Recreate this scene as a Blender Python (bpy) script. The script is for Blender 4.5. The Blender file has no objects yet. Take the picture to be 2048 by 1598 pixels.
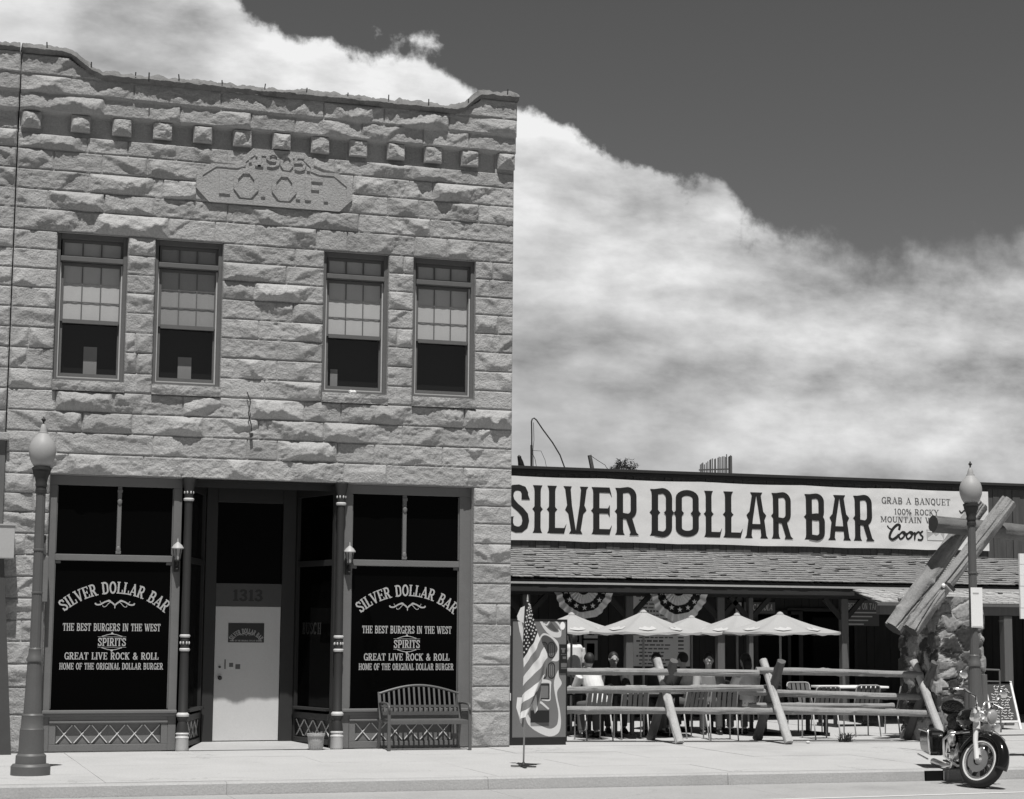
import bpy, math, random
import numpy as np
from mathutils import Vector, Matrix
S = bpy.context.scene
COL = S.collection
rad = math.radians

# ------------------------------------------------------------------ camera, sky, sun, exposure
YAW, PIT, ROL, FPX = rad(18.164), rad(6.9815), rad(.43797), 3768.24
CAM = Vector((-8.767, -26.704, 1.7))
_f = Vector((math.sin(YAW)*math.cos(PIT), math.cos(YAW)*math.cos(PIT), math.sin(PIT)))
_r0 = Vector((math.cos(YAW), -math.sin(YAW), 0)); _u0 = _r0.cross(_f)
_r = _r0*math.cos(ROL) + _u0*math.sin(ROL); _u = _u0*math.cos(ROL) - _r0*math.sin(ROL)
cd = bpy.data.cameras.new('camera'); cam = bpy.data.objects.new('camera', cd); COL.objects.link(cam)
cd.sensor_width = 36; cd.lens = FPX/2048*36; cd.clip_end = 3000
cam.matrix_world = Matrix(((_r.x, _u.x, -_f.x, CAM.x), (_r.y, _u.y, -_f.y, CAM.y), (_r.z, _u.z, -_f.z, CAM.z), (0, 0, 0, 1)))
S.camera = cam

def ray(px, py): return _f*FPX + _r*(px-1024) - _u*(py-799)
def at(px, py, Y=0.0):                       # point of the vertical plane y = Y seen at a photo pixel
    d = ray(px, py); return CAM + d*((Y-CAM.y)/d.y)
def ground(px, py, Z=0.0):
    d = ray(px, py); return CAM + d*((Z-CAM.z)/d.z)

S.view_settings.view_transform = 'Standard'; S.view_settings.look = 'None'
S.view_settings.exposure = 0.0; S.view_settings.gamma = 1.0; S.view_settings.use_curve_mapping = False
SUN_EL, SUN_AZ = 67.0, 12.0                  # elevation; degrees left of the street's normal
sd = bpy.data.lights.new('sun', 'SUN'); sd.energy = 4.9; sd.angle = rad(.5); sd.color = (1, .985, .96)
sun = bpy.data.objects.new('sun', sd); COL.objects.link(sun)
_sv = Vector((-math.sin(rad(SUN_AZ))*math.cos(rad(SUN_EL)), -math.cos(rad(SUN_AZ))*math.cos(rad(SUN_EL)), math.sin(rad(SUN_EL))))
sun.rotation_euler = _sv.to_track_quat('Z', 'Y').to_euler(); sun.location = (0, -10, 30)

W = bpy.data.worlds.new('World'); S.world = W; W.use_nodes = True
def build_sky():
    nt = W.node_tree; N = nt.nodes; L = nt.links; N.clear()
    def nd(t, **k):
        n = N.new(t)
        for a, b in k.items(): setattr(n, a, b)
        return n
    def val(x):
        return x
    def M(op, a, b=None, c=None, clamp=False):
        n = nd('ShaderNodeMath', operation=op, use_clamp=clamp)
        for i, q in enumerate((a, b, c)):
            if q is None: continue
            if isinstance(q, (int, float)): n.inputs[i].default_value = q
            else: L.new(q, n.inputs[i])
        return n.outputs[0]
    def ramp(x, pts, interp='LINEAR'):
        n = nd('ShaderNodeValToRGB'); cr = n.color_ramp; cr.interpolation = interp
        while len(cr.elements) < len(pts): cr.elements.new(.5)
        for e, (p, v) in zip(cr.elements, pts): e.position = p; e.color = (v, v, v, 1)
        L.new(x, n.inputs[0]); return n.outputs[0]
    def sm(x, a, b):
        n = nd('ShaderNodeMapRange', interpolation_type='SMOOTHSTEP'); L.new(x, n.inputs[0])
        n.inputs[1].default_value = a; n.inputs[2].default_value = b; return n.outputs[0]
    tc = nd('ShaderNodeTexCoord'); sp = nd('ShaderNodeSeparateXYZ'); L.new(tc.outputs['Generated'], sp.inputs[0])
    # direction -> tangent-plane coordinates of the northern half of the sky (u to the right, v up)
    yy = M('MAXIMUM', sp.outputs[1], .05)
    u = M('DIVIDE', sp.outputs[0], yy); v = M('DIVIDE', sp.outputs[2], yy)
    cv = nd('ShaderNodeCombineXYZ'); L.new(u, cv.inputs[0]); L.new(v, cv.inputs[1])
    def noise(scale, detail=8, rough=.55, off=(0, 0, 0), sx=1, sy=1, dist=0.0):
        mp = nd('ShaderNodeMapping'); L.new(cv.outputs[0], mp.inputs[0])
        mp.inputs['Location'].default_value = off; mp.inputs['Scale'].default_value = (sx, sy, 1)
        n = nd('ShaderNodeTexNoise'); n.inputs['Scale'].default_value = scale; n.inputs['Detail'].default_value = detail
        n.inputs['Roughness'].default_value = rough; n.inputs['Distortion'].default_value = dist
        L.new(mp.outputs[0], n.inputs['Vector']); return n.outputs[0]
    # outline of the cloud bank against the blue
    pts = [(300, -330), (420, -140), (480, -60), (525, 10), (570, 60), (620, 48), (660, 45), (700, 85), (760, 110), (830, 118), (900, 135), (960, 178), (1030, 205), (1090, 235), (1170, 275), (1240, 335), (1310, 345), (1380, 365), (1450, 410), (1485, 492), (1560, 500), (1640, 535), (1720, 548), (1800, 566), (1880, 582), (1930, 560), (1990, 520), (2060, 505), (2200, 480)]
    uv = []
    for px, py in pts:
        d = ray(px, py); uv.append((d.x/d.y, d.z/d.y))
    u0, u1 = uv[0][0], uv[-1][0]
    lo, hi = 0.0, .75
    edge = ramp(M('DIVIDE', M('SUBTRACT', u, u0), u1-u0, clamp=True), [((a-u0)/(u1-u0), (b-lo)/(hi-lo)) for a, b in uv])
    edge = M('MULTIPLY', edge, hi-lo)
    n1 = noise(9, 9, .56, (3.1, .7, 0)); n2 = noise(24, 8, .6, (1, 5, 0)); n3 = noise(4.2, 4, .5, (.2, 2.2, 0))
    puff = M('ADD', M('MULTIPLY', M('SUBTRACT', n1, .5), .12), M('MULTIPLY', M('SUBTRACT', n2, .5), .045))
    dep = M('ADD', M('SUBTRACT', edge, v), puff)          # >0 inside the bank
    soft = M('ADD', .010, M('MULTIPLY', sm(u, .42, .70), .035))
    mask = M('DIVIDE', M('ADD', dep, M('MULTIPLY', soft, .45)), soft, clamp=True)
    mask = sm(mask, 0, 1)
    # brightness of the cloud
    deep = sm(dep, .0, .30)
    left = sm(u, .42, .02)
    b = M('SUBTRACT', .60, M('MULTIPLY', deep, .245))
    b = M('ADD', b, M('MULTIPLY', left, .27))
    b = M('ADD', b, M('MULTIPLY', M('MULTIPLY', sm(dep, .09, .0), sm(u, .55, .30)), .13))
    b = M('SUBTRACT', b, M('MULTIPLY', sm(u, .42, .75), .13))
    # billows lit from above: a noise relief differenced towards the sun, big lobes near the edge, flat streaks lower down
    def relief(scale, off, dv, du, sx=1, sy=1, det=7, rough=.55, dist=.5):
        a = noise(scale, det, rough, off, sx, sy, dist); c = noise(scale, det, rough, (off[0]+du, off[1]+dv, 0), sx, sy, dist)
        return M('SUBTRACT', a, c)
    lob = relief(5.2, (4.1, 2.3, 0), .040, -.014, sx=.62, sy=1.25, det=9, rough=.54, dist=.0); fin = relief(13, (8.3, 5.1, 0), .018, -.006, sx=.6, sy=1.3, det=8, rough=.58, dist=.0)
    strk = noise(5, 8, .58, (7.7, 1.3, 0), .6, 2.6, .0); big = noise(3.4, 3, .45, (1.7, 6.3, 0), 1, 1.4, .1)
    near = sm(dep, .30, .02)
    b = M('ADD', b, M('MULTIPLY', lob, M('ADD', .40, M('MULTIPLY', near, .95))))
    b = M('ADD', b, M('MULTIPLY', fin, M('ADD', .28, M('MULTIPLY', near, .95))))
    b = M('ADD', b, M('MULTIPLY', M('SUBTRACT', strk, .5), .42))
    b = M('ADD', b, M('MULTIPLY', M('SUBTRACT', big, .5), .50))
    # shaded heart of the near cumulus
    d0 = ray(330, 110); cx, cy = d0.x/d0.y, d0.z/d0.y
    rr = M('ADD', M('POWER', M('MULTIPLY', M('SUBTRACT', u, cx), 17), 2), M('POWER', M('MULTIPLY', M('SUBTRACT', v, cy), 20), 2))
    rr = M('ADD', M('SQRT', rr), M('MULTIPLY', M('SUBTRACT', n1, .5), 2.4))
    b = M('SUBTRACT', b, M('MULTIPLY', sm(rr, 1.35, .7), .20))
    b = M('MINIMUM', M('MAXIMUM', b, .27), .88)
    # clear sky: the red record of a physical sky (a black-and-white film behind a red filter)
    sky = nd('ShaderNodeTexSky'); sky.sky_type = 'NISHITA'; sky.sun_disc = False
    sky.sun_elevation = rad(SUN_EL); sky.sun_rotation = rad(180+SUN_AZ); sky.altitude = 1500; sky.air_density = 1; sky.dust_density = .6
    sc = nd('ShaderNodeSeparateColor'); L.new(sky.outputs[0], sc.inputs[0])
    clear = M('MULTIPLY', sc.outputs[0], SKY_RED)
    north = sm(sp.outputs[1], .05, .2)
    mask = M('MULTIPLY', mask, north)
    out = M('ADD', M('MULTIPLY', clear, M('SUBTRACT', 1, mask)), M('MULTIPLY', M('MULTIPLY', b, 10), mask))
    bg = nd('ShaderNodeBackground'); bg.inputs[1].default_value = .1
    cc = nd('ShaderNodeCombineColor')
    for i in range(3): L.new(out, cc.inputs[i])
    L.new(cc.outputs[0], bg.inputs[0]); o = nd('ShaderNodeOutputWorld'); L.new(bg.outputs[0], o.inputs[0])
SKY_RED = .68
build_sky()

# ------------------------------------------------------------------ materials (the photograph is black and white: greys only)
def mat(name, v, rough=.8, var=.12, scale=6.0, grain=.07, gscale=48, bump=0.0, bscale=30, spec=.4, metal=0.0, stretch=(1, 1, 1), stains=0.0, tone=False, spots=0.0):
    m = bpy.data.materials.new(name); m.use_nodes = True; nt = m.node_tree; N = nt.nodes; L = nt.links
    p = N['Principled BSDF']; p.inputs['Roughness'].default_value = rough; p.inputs['Metallic'].default_value = metal
    p.inputs['Specular IOR Level'].default_value = spec
    tc = N.new('ShaderNodeTexCoord'); mp = N.new('ShaderNodeMapping'); mp.inputs['Scale'].default_value = stretch
    L.new(tc.outputs['Object'], mp.inputs[0])
    def noise(s, d, r=.6):
        n = N.new('ShaderNodeTexNoise'); n.inputs['Scale'].default_value = s; n.inputs['Detail'].default_value = d; n.inputs['Roughness'].default_value = r
        L.new(mp.outputs[0], n.inputs['Vector']); return n.outputs[0]
    def mth(op, a, b):
        n = N.new('ShaderNodeMath'); n.operation = op
        for i, q in enumerate((a, b)):
            if isinstance(q, (int, float)): n.inputs[i].default_value = q
            else: L.new(q, n.inputs[i])
        return n.outputs[0]
    f = mth('ADD', 1.0, mth('MULTIPLY', mth('SUBTRACT', noise(scale, 6), .5), 2*var))
    f = mth('ADD', f, mth('MULTIPLY', mth('SUBTRACT', noise(gscale, 2), .5), 3*grain))
    if stains:
        r = N.new('ShaderNodeMapRange'); L.new(noise(scale*.35, 8, .7), r.inputs[0]); r.inputs[1].default_value = .52; r.inputs[2].default_value = .72
        f = mth('MULTIPLY', f, mth('SUBTRACT', 1.0, mth('MULTIPLY', r.outputs[0], stains)))
    if spots:
        vo = N.new('ShaderNodeTexVoronoi'); vo.inputs['Scale'].default_value = 1.9; L.new(mp.outputs[0], vo.inputs['Vector'])
        n2 = mth('MULTIPLY', noise(5, 4), .13); r2 = N.new('ShaderNodeMapRange'); L.new(vo.outputs['Distance'], r2.inputs[0]); L.new(mth('SUBTRACT', n2, .035), r2.inputs[1]); L.new(mth('SUBTRACT', n2, .02), r2.inputs[2]); r2.inputs[3].default_value = 1; r2.inputs[4].default_value = 0
        f = mth('MULTIPLY', f, mth('SUBTRACT', 1.0, mth('MULTIPLY', r2.outputs[0], spots)))
        vc = N.new('ShaderNodeTexVoronoi'); vc.feature = 'DISTANCE_TO_EDGE'; vc.inputs['Scale'].default_value = .42
        ad = N.new('ShaderNodeVectorMath'); ad.operation = 'ADD'; nv = N.new('ShaderNodeTexNoise'); nv.inputs['Scale'].default_value = 1.6; nv.inputs['Detail'].default_value = 8; nv.inputs['Roughness'].default_value = .65; L.new(mp.outputs[0], nv.inputs['Vector']); L.new(mp.outputs[0], ad.inputs[0]); L.new(nv.outputs['Color'], ad.inputs[1]); L.new(ad.outputs[0], vc.inputs['Vector'])
        r3 = N.new('ShaderNodeMapRange'); L.new(vc.outputs['Distance'], r3.inputs[0]); r3.inputs[1].default_value = .0; r3.inputs[2].default_value = .006; r3.inputs[3].default_value = 1; r3.inputs[4].default_value = 0
        r4 = N.new('ShaderNodeMapRange'); L.new(noise(.5, 2), r4.inputs[0]); r4.inputs[1].default_value = .5; r4.inputs[2].default_value = .62
        f = mth('MULTIPLY', f, mth('SUBTRACT', 1.0, mth('MULTIPLY', mth('MULTIPLY', r3.outputs[0], r4.outputs[0]), .5)))
    if tone:
        at_ = N.new('ShaderNodeAttribute'); at_.attribute_name = 'tone'; f = mth('MULTIPLY', f, mth('ADD', 1.0, at_.outputs['Fac']))
    c = mth('MULTIPLY', f, v)
    cc = N.new('ShaderNodeCombineColor')
    for i in range(3): L.new(c, cc.inputs[i])
    L.new(cc.outputs[0], p.inputs['Base Color'])
    if bump:
        b = N.new('ShaderNodeBump'); b.inputs['Strength'].default_value = bump; b.inputs['Distance'].default_value = .02
        L.new(noise(bscale, 5), b.inputs['Height']); L.new(b.outputs[0], p.inputs['Normal'])
    return m
def glassmat(name, tint=1.0):
    m = bpy.data.materials.new(name); m.use_nodes = True; nt = m.node_tree; N = nt.nodes; L = nt.links; N.clear()
    o = N.new('ShaderNodeOutputMaterial'); mx = N.new('ShaderNodeMixShader'); t = N.new('ShaderNodeBsdfTransparent'); g = N.new('ShaderNodeBsdfGlossy')
    t.inputs[0].default_value = (tint, tint, tint, 1); g.inputs['Roughness'].default_value = .02
    mx.inputs[0].default_value = .06
    L.new(t.outputs[0], mx.inputs[1]); L.new(g.outputs[0], mx.inputs[2]); L.new(mx.outputs[0], o.inputs[0]); return m
K = {}
def defmats():
    K['stone'] = mat('rock_faced_stone', .385, .9, .14, 1.6, .21, 46, .9, 38, .2, stains=.20, tone=True)
    K['stone_smooth'] = mat('dressed_stone', .37, .9, .14, 2.5, .16, 46, .8, 40, .2, stains=.18)
    K['recess_stone'] = mat('recess_stone', .30, .9, .08, 3, .08, 70, .2, 50, .2)
    K['coping'] = mat('coping_stone', .19, .95, .35, 7, .16, 50, .8, 30, .1, stains=.45)
    K['concrete'] = mat('sidewalk_concrete', .45, .9, .12, 1.1, .18, 40, .25, 60, .2, stains=.16, spots=.22)
    K['kerb'] = mat('kerb_concrete', .40, .9, .12, 2, .14, 40, .3, 50, .2, stains=.12)
    K['apron'] = mat('apron_concrete', .36, .9, .10, 1.2, .14, 40, .3, 80, .2, stains=.2, spots=.25); K['asphalt'] = mat('low_bounce_asphalt', .10, .9, .07, 1.2, .10, 90, .3, 80, .2)
    K['paint_line'] = mat('road_paint', .62, .7, .1, 6, .06)
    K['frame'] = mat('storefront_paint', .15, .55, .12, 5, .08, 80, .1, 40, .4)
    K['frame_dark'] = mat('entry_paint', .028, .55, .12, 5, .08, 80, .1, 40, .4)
    K['header'] = mat('number_board_paint', .075, .55, .12, 5, .08); K['fork'] = mat('painted_shine_fork', .62, .3, .03, 5, 0, spec=.9); K['white_paint'] = mat('white_paint', .52, .5, .06, 8, .05)  # fork: bright chrome reflection put into a pale non-metal base colour
    K['black_glass'] = mat('dark_window_glass', .002, .04, .1, 2, 0, spec=.03)
    K['lattice'] = mat('lattice_paint', .62, .6, .1, 8, .06)
    K['letter'] = mat('window_lettering', .41, .6, .12, 20, .08)
    K['letter_dim'] = mat('faded_lettering', .018, .8, .1, 10, .0)
    K['door'] = mat('door_paint', .57, .5, .05, 3, .05)
    K['dark_metal'] = mat('dark_metal', .035, .45, .15, 8, .05, spec=.5)
    K['black'] = mat('black_paint', .012, .35, .1, 8, .0, spec=.5)
    K['interior'] = mat('dark_interior', .012, .9, .1, 2, 0, spec=0)
    K['bench'] = mat('bench_metal', .10, .45, .12, 8, .07, spec=.5)
    K['sash'] = mat('sash_paint', .12, .6, .15, 7, .08)
    K['sash_light'] = mat('lit_edge_and_pale_sash', .45, .6, .15, 7, .08)
    K['blind'] = mat('window_blind', .45, .9, .05, 2, .05)
    K['curtain'] = mat('curtain_cloth', .22, .9, .05, 2, .05)
    K['glass'] = glassmat('window_glass')
    K['lamp_post'] = mat('lamp_post_paint', .105, .5, .15, 5, .07, spec=.4)
    K['globe'] = mat('lamp_globe', .36, .5, .06, 5, .04, spec=.25)
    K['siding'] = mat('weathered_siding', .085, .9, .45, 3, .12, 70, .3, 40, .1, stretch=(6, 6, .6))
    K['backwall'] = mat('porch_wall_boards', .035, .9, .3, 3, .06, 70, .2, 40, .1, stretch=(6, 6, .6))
    K['shingle'] = mat('wood_shingle', .27, .9, .35, 5, .12, 70, .4, 50, .15, stretch=(3, 1, 1))
    K['shingle_light'] = mat('pale_shingle', .42, .9, .3, 7, .14, 60, .6, 40, .15)
    K['trim_dark'] = mat('dark_trim', .025, .8, .2, 5, .05)
    K['gutter'] = mat('pale_gutter', .40, .5, .15, 6, .06)
    K['post'] = mat('porch_post_wood', .11, .8, .25, 4, .1, stretch=(6, 6, .5))
    K['banner'] = mat('banner_vinyl', .70, .6, .03, 3, .05)
    K['ink'] = mat('banner_ink', .012, .6, .1, 5, .02)
    K['ink_soft'] = mat('banner_small_ink', .10, .6, .1, 5, .02)
    K['ink_pale'] = mat('banner_pale_ink', .42, .6, .1, 5, .02)
    K['log'] = mat('weathered_log', .27, .85, .40, 5, .16, 50, .7, 30, .2, stretch=(1, 1, 1), stains=.45)
    K['log_brown'] = mat('brown_log', .15, .85, .35, 4, .12, 60, .5, 30, .2, stains=.3); K['log_grey'] = mat('rail_log', .25, .85, .30, 6, .16, 50, .4, 40, .2)
    K['log_light'] = mat('pale_log', .42, .85, .28, 6, .15, 50, .4, 40, .2)
    K['log_dark'] = mat('dark_log', .11, .85, .25, 6, .12, 60, .4, 40, .2)
    K['log_end'] = mat('log_end_grain', .05, .9, .3, 12, .1)
    K['umbrella'] = mat('umbrella_cloth', .38, .85, .06, 3, .08)
    K['umbrella_mark'] = mat('umbrella_print', .50, .85, .05, 3, .05)
    K['pole'] = mat('pale_pole', .35, .4, .1, 6, .05)
    K['chair'] = mat('chair_strap', .13, .6, .1, 8, .08)
    K['chair_tube'] = mat('chair_tube', .40, .4, .1, 8, .06)
    K['table_top'] = mat('table_top', .85, .5, .05, 5, .05)
    K['cooler'] = mat('vending_front', .16, .4, .05, 3, .08, spec=.4)
    K['cooler_dark'] = mat('vending_dark_swirl', .075, .4, .05, 3, .06, spec=.4)
    K['cooler_white'] = mat('vending_ribbon', .60, .4, .05, 3, .06)
    K['flag_white'] = mat('flag_white_stripe', .70, .85, .05, 6, .06)
    K['flag_red'] = mat('flag_red_stripe', .20, .85, .08, 6, .06)
    K['flag_blue'] = mat('flag_canton', .02, .85, .1, 6, .03)
    K['sign_white'] = mat('sign_white', .85, .6, .05, 4, .06)
    K['sign_grey'] = mat('sign_grey', .60, .6, .1, 4, .08)
    K['chalk'] = mat('chalk', .72, .9, .15, 20, .1)
    K['chalkboard'] = mat('chalkboard', .06, .9, .2, 6, .06)
    K['menu'] = mat('menu_board', .62, .8, .12, 3, .08)
    K['bunt_white'] = mat('bunting_white', .72, .85, .08, 6, .06)
    K['bunt_red'] = mat('bunting_red', .30, .85, .08, 6, .06)
    K['bunt_blue'] = mat('bunting_blue', .015, .85, .1, 6, .03)
    K['chrome'] = mat('chrome', .85, .30, .03, 5, 0, metal=1.0)
    K['gloss_black'] = mat('gloss_black_paint', .008, .1, .05, 3, 0, spec=.6)
    K['rubber'] = mat('tyre_rubber', .022, .8, .1, 10, .03)
    K['whitewall'] = mat('whitewall', .70, .6, .06, 10, .05)
    K['leather'] = mat('seat_leather', .03, .5, .1, 12, .03, .3, 60)
    K['skin'] = mat('skin', .38, .6, .05, 6, .04)
    K['hair'] = mat('hair', .02, .6, .2, 20, .03)
    K['cloth_white'] = mat('white_shirt', .66, .9, .04, 6, .04)
    K['cloth_grey'] = mat('grey_shirt', .32, .9, .06, 6, .05)
    K['cloth_dark'] = mat('dark_shirt', .06, .9, .1, 6, .04)
    K['denim'] = mat('denim', .10, .9, .1, 8, .05)
    K['leaf'] = mat('leaves', .07, .7, .3, 8, .1)
    K['bark'] = mat('bark', .10, .9, .3, 8, .1)
    K['planter'] = mat('planter_wicker', .38, .9, .25, 25, .1, 60, .5, 60)
    K['neighbor_dark'] = mat('neighbour_front_and_shade', .06, .7, .2, 4, .06)
    K['metal_box'] = mat('meter_box_paint', .40, .6, .05, 3, .06)
    K['ground'] = mat('dry_ground', .16, .95, .2, .3, .08)
    K['iron'] = mat('cast_iron', .03, .6, .2, 10, .05)
    K['lantern_glass'] = mat('lantern_frost', .35, .2, .1, 10, .03)
defmats()

def pillar_mat():
    m = bpy.data.materials.new('fieldstone'); m.use_nodes = True; nt = m.node_tree; N = nt.nodes; L = nt.links
    p = N['Principled BSDF']; p.inputs['Roughness'].default_value = .9; p.inputs['Specular IOR Level'].default_value = .2
    a = N.new('ShaderNodeAttribute'); a.attribute_name = 'shade'
    tc = N.new('ShaderNodeTexCoord'); n = N.new('ShaderNodeTexNoise'); n.inputs['Scale'].default_value = 22; n.inputs['Detail'].default_value = 6; n.inputs['Roughness'].default_value = .7
    L.new(tc.outputs['Object'], n.inputs['Vector'])
    mr = N.new('ShaderNodeMapRange'); mr.inputs[1].default_value = .3; mr.inputs[2].default_value = .7; mr.inputs[3].default_value = .68; mr.inputs[4].default_value = 1.32; L.new(n.outputs[0], mr.inputs[0])
    mm = N.new('ShaderNodeMath'); mm.operation = 'MULTIPLY'; L.new(a.outputs['Fac'], mm.inputs[0]); L.new(mr.outputs[0], mm.inputs[1])
    cc = N.new('ShaderNodeCombineColor')
    for i in range(3): L.new(mm.outputs[0], cc.inputs[i])
    L.new(cc.outputs[0], p.inputs['Base Color']); return m
K['fieldstone'] = pillar_mat()

# ------------------------------------------------------------------ builders
WL = {}
def tag(o, label=None, cat=None, group=None, kind=None):
    if label: o['label'] = label
    if cat: o['category'] = cat
    if group: o['group'] = group
    if kind: o['kind'] = kind
    return o
def thing(name, label, cat, loc=(0, 0, 0), group=None):
    o = bpy.data.objects.new(name, None); COL.objects.link(o); o.empty_display_size = .2
    o.location = loc; WL[o.name] = Vector(loc); tag(o, label, cat, group); return o
class MB:
    def __init__(s): s.v = []; s.f = []
    def add(s, vs, fs):
        n = len(s.v); s.v += [tuple(p) for p in vs]; s.f += [tuple(i+n for i in f) for f in fs]; return s
    def box(s, x0, x1, y0, y1, z0, z1):
        return s.add([(x0, y0, z0), (x1, y0, z0), (x1, y1, z0), (x0, y1, z0), (x0, y0, z1), (x1, y0, z1), (x1, y1, z1), (x0, y1, z1)],
                     [(0, 3, 2, 1), (4, 5, 6, 7), (0, 1, 5, 4), (1, 2, 6, 5), (2, 3, 7, 6), (3, 0, 4, 7)])
    def bar(s, a, b, w, h, up=(0, 0, 1)):            # rectangular bar from a to b, w across, h along up
        a = Vector(a); b = Vector(b); d = (b-a).normalized(); up = Vector(up)
        if abs(d.dot(up)) > .99: up = Vector((0, 1, 0))
        x = d.cross(up).normalized(); y = x.cross(d).normalized(); x = x*w/2; y = y*h/2
        vs = [a-x-y, a+x-y, a+x+y, a-x+y, b-x-y, b+x-y, b+x+y, b-x+y]
        return s.add(vs, [(0, 1, 2, 3), (7, 6, 5, 4), (0, 4, 5, 1), (1, 5, 6, 2), (2, 6, 7, 3), (3, 7, 4, 0)])
    def tube(s, pts, r, n=10, caps=True, closed=False):
        pts = [Vector(p) for p in pts]; m = len(pts)
        rs = r if isinstance(r, (list, tuple)) else [r]*m
        vs = []; up = Vector((.3, .2, .93)).normalized(); pa = None
        for i in range(m):
            if closed: t = pts[(i+1) % m]-pts[i-1]
            else: t = pts[min(i+1, m-1)]-pts[max(i-1, 0)]
            t = t.normalized() if t.length > 1e-9 else Vector((0, 0, 1))
            if pa is None:
                a = t.cross(up)
                if a.length < .05: a = t.cross(Vector((1, 0, 0)))
            else: a = pa - t*pa.dot(t)
            a.normalize(); pa = a; b = t.cross(a)
            for k in range(n):
                q = 2*math.pi*k/n; vs.append(pts[i]+(a*math.cos(q)+b*math.sin(q))*rs[i])
        fs = []
        for i in range(m if closed else m-1):
            j = (i+1) % m
            for k in range(n):
                k2 = (k+1) % n; fs.append((i*n+k, j*n+k, j*n+k2, i*n+k2))
        if caps and not closed: fs += [tuple(range(n)), tuple(range((m-1)*n, m*n))[::-1]]
        return s.add(vs, fs)
    def lathe(s, prof, c=(0, 0, 0), n=20, axis='z', caps=True):
        vs = []; m = len(prof)
        for r, z in prof:
            for k in range(n):
                q = 2*math.pi*k/n; a, b = r*math.cos(q), r*math.sin(q)
                p = (a, b, z) if axis == 'z' else ((a, z, b) if axis == 'y' else (z, a, b))
                vs.append((p[0]+c[0], p[1]+c[1], p[2]+c[2]))
        fs = []
        for i in range(m-1):
            for k in range(n):
                k2 = (k+1) % n; fs.append((i*n+k, i*n+k2, (i+1)*n+k2, (i+1)*n+k))
        if caps: fs += [tuple(range(n))[::-1], tuple(range((m-1)*n, m*n))]
        return s.add(vs, fs)
    def ball(s, c, r, n=14, m=9):
        if not isinstance(r, (tuple, list)): r = (r, r, r)
        vs = [(c[0], c[1], c[2]-r[2])]
        for i in range(1, m):
            t = math.pi*i/m - math.pi/2
            for k in range(n):
                q = 2*math.pi*k/n; vs.append((c[0]+r[0]*math.cos(t)*math.cos(q), c[1]+r[1]*math.cos(t)*math.sin(q), c[2]+r[2]*math.sin(t)))
        vs.append((c[0], c[1], c[2]+r[2])); e = len(vs)-1; fs = []
        for k in range(n):
            k2 = (k+1) % n; fs.append((0, 1+k2, 1+k)); fs.append((e, e-n+k, e-n+k2))
            for i in range(m-2): a = 1+i*n; fs.append((a+k, a+k2, a+n+k2, a+n+k))
        return s.add(vs, fs)
    def prism(s, poly, fn, d0, d1=None):             # 2D polygon -> fn(u, v, depth)
        n = len(poly); vs = [fn(u, v, d0) for u, v in poly]
        if d1 is None: return s.add(vs, [tuple(range(n))])
        vs += [fn(u, v, d1) for u, v in poly]
        return s.add(vs, [tuple(range(n)), tuple(range(n, 2*n))[::-1]]+[(i, i+n, (i+1) % n+n, (i+1) % n) for i in range(n)])
    def build(s, name, m, parent=None, smooth=False, bevel=0.0, fix=True):
        me = bpy.data.meshes.new(name); me.from_pydata(s.v, [], s.f); me.update()
        if fix:
            import bmesh
            bm = bmesh.new(); bm.from_mesh(me); bmesh.ops.recalc_face_normals(bm, faces=bm.faces); bm.to_mesh(me); bm.free()
        o = bpy.data.objects.new(name, me); COL.objects.link(o)
        if m: me.materials.append(K[m] if isinstance(m, str) else m)
        if smooth: me.polygons.foreach_set('use_smooth', [True]*len(me.polygons))
        if smooth == 'auto':
            ed = o.modifiers.new('split', 'EDGE_SPLIT'); ed.split_angle = rad(35)
        if bevel:
            bv = o.modifiers.new('bevel', 'BEVEL'); bv.width = bevel; bv.segments = 2; bv.limit_method = 'ANGLE'
        if parent is not None:
            o.parent = parent
            if parent.name in WL: o.matrix_parent_inverse = Matrix.Translation(-WL[parent.name])
        return o
def move(o, loc, rz=0.0): o.location = loc; o.rotation_euler = (0, 0, rz)
def copy_tree(o, parent=None):
    c = o.copy(); COL.objects.link(c)
    if parent is not None: c.parent = parent; c.matrix_parent_inverse = o.matrix_parent_inverse.copy()
    for ch in [q for q in bpy.data.objects if q.parent == o]: copy_tree(ch, c)
    return c

# ------------------------------------------------------------------ noise for carved stone
def _hash(ix, iz, seed):
    h = (ix.astype(np.int64)*374761393 + iz.astype(np.int64)*668265263 + int(seed)*974634777) & 0xFFFFFFFF
    h = ((h ^ (h >> 13))*1274126177) & 0xFFFFFFFF
    return ((h ^ (h >> 16)) & 0xFFFF)/65535.0
def vnoise(x, z, seed=0):
    ix = np.floor(x); iz = np.floor(z); fx = x-ix; fz = z-iz
    fx = fx*fx*(3-2*fx); fz = fz*fz*(3-2*fz)
    a = _hash(ix, iz, seed); b = _hash(ix+1, iz, seed); c = _hash(ix, iz+1, seed); d = _hash(ix+1, iz+1, seed)
    return (a*(1-fx)+b*fx)*(1-fz)+(c*(1-fx)+d*fx)*fz
def fbm(x, z, seed=0, o=4, g=.5):
    s = 0; a = 1; t = 0
    for i in range(o): s = s+a*vnoise(x*2**i, z*2**i, seed+i*17); t += a; a *= g
    return s/t
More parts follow.
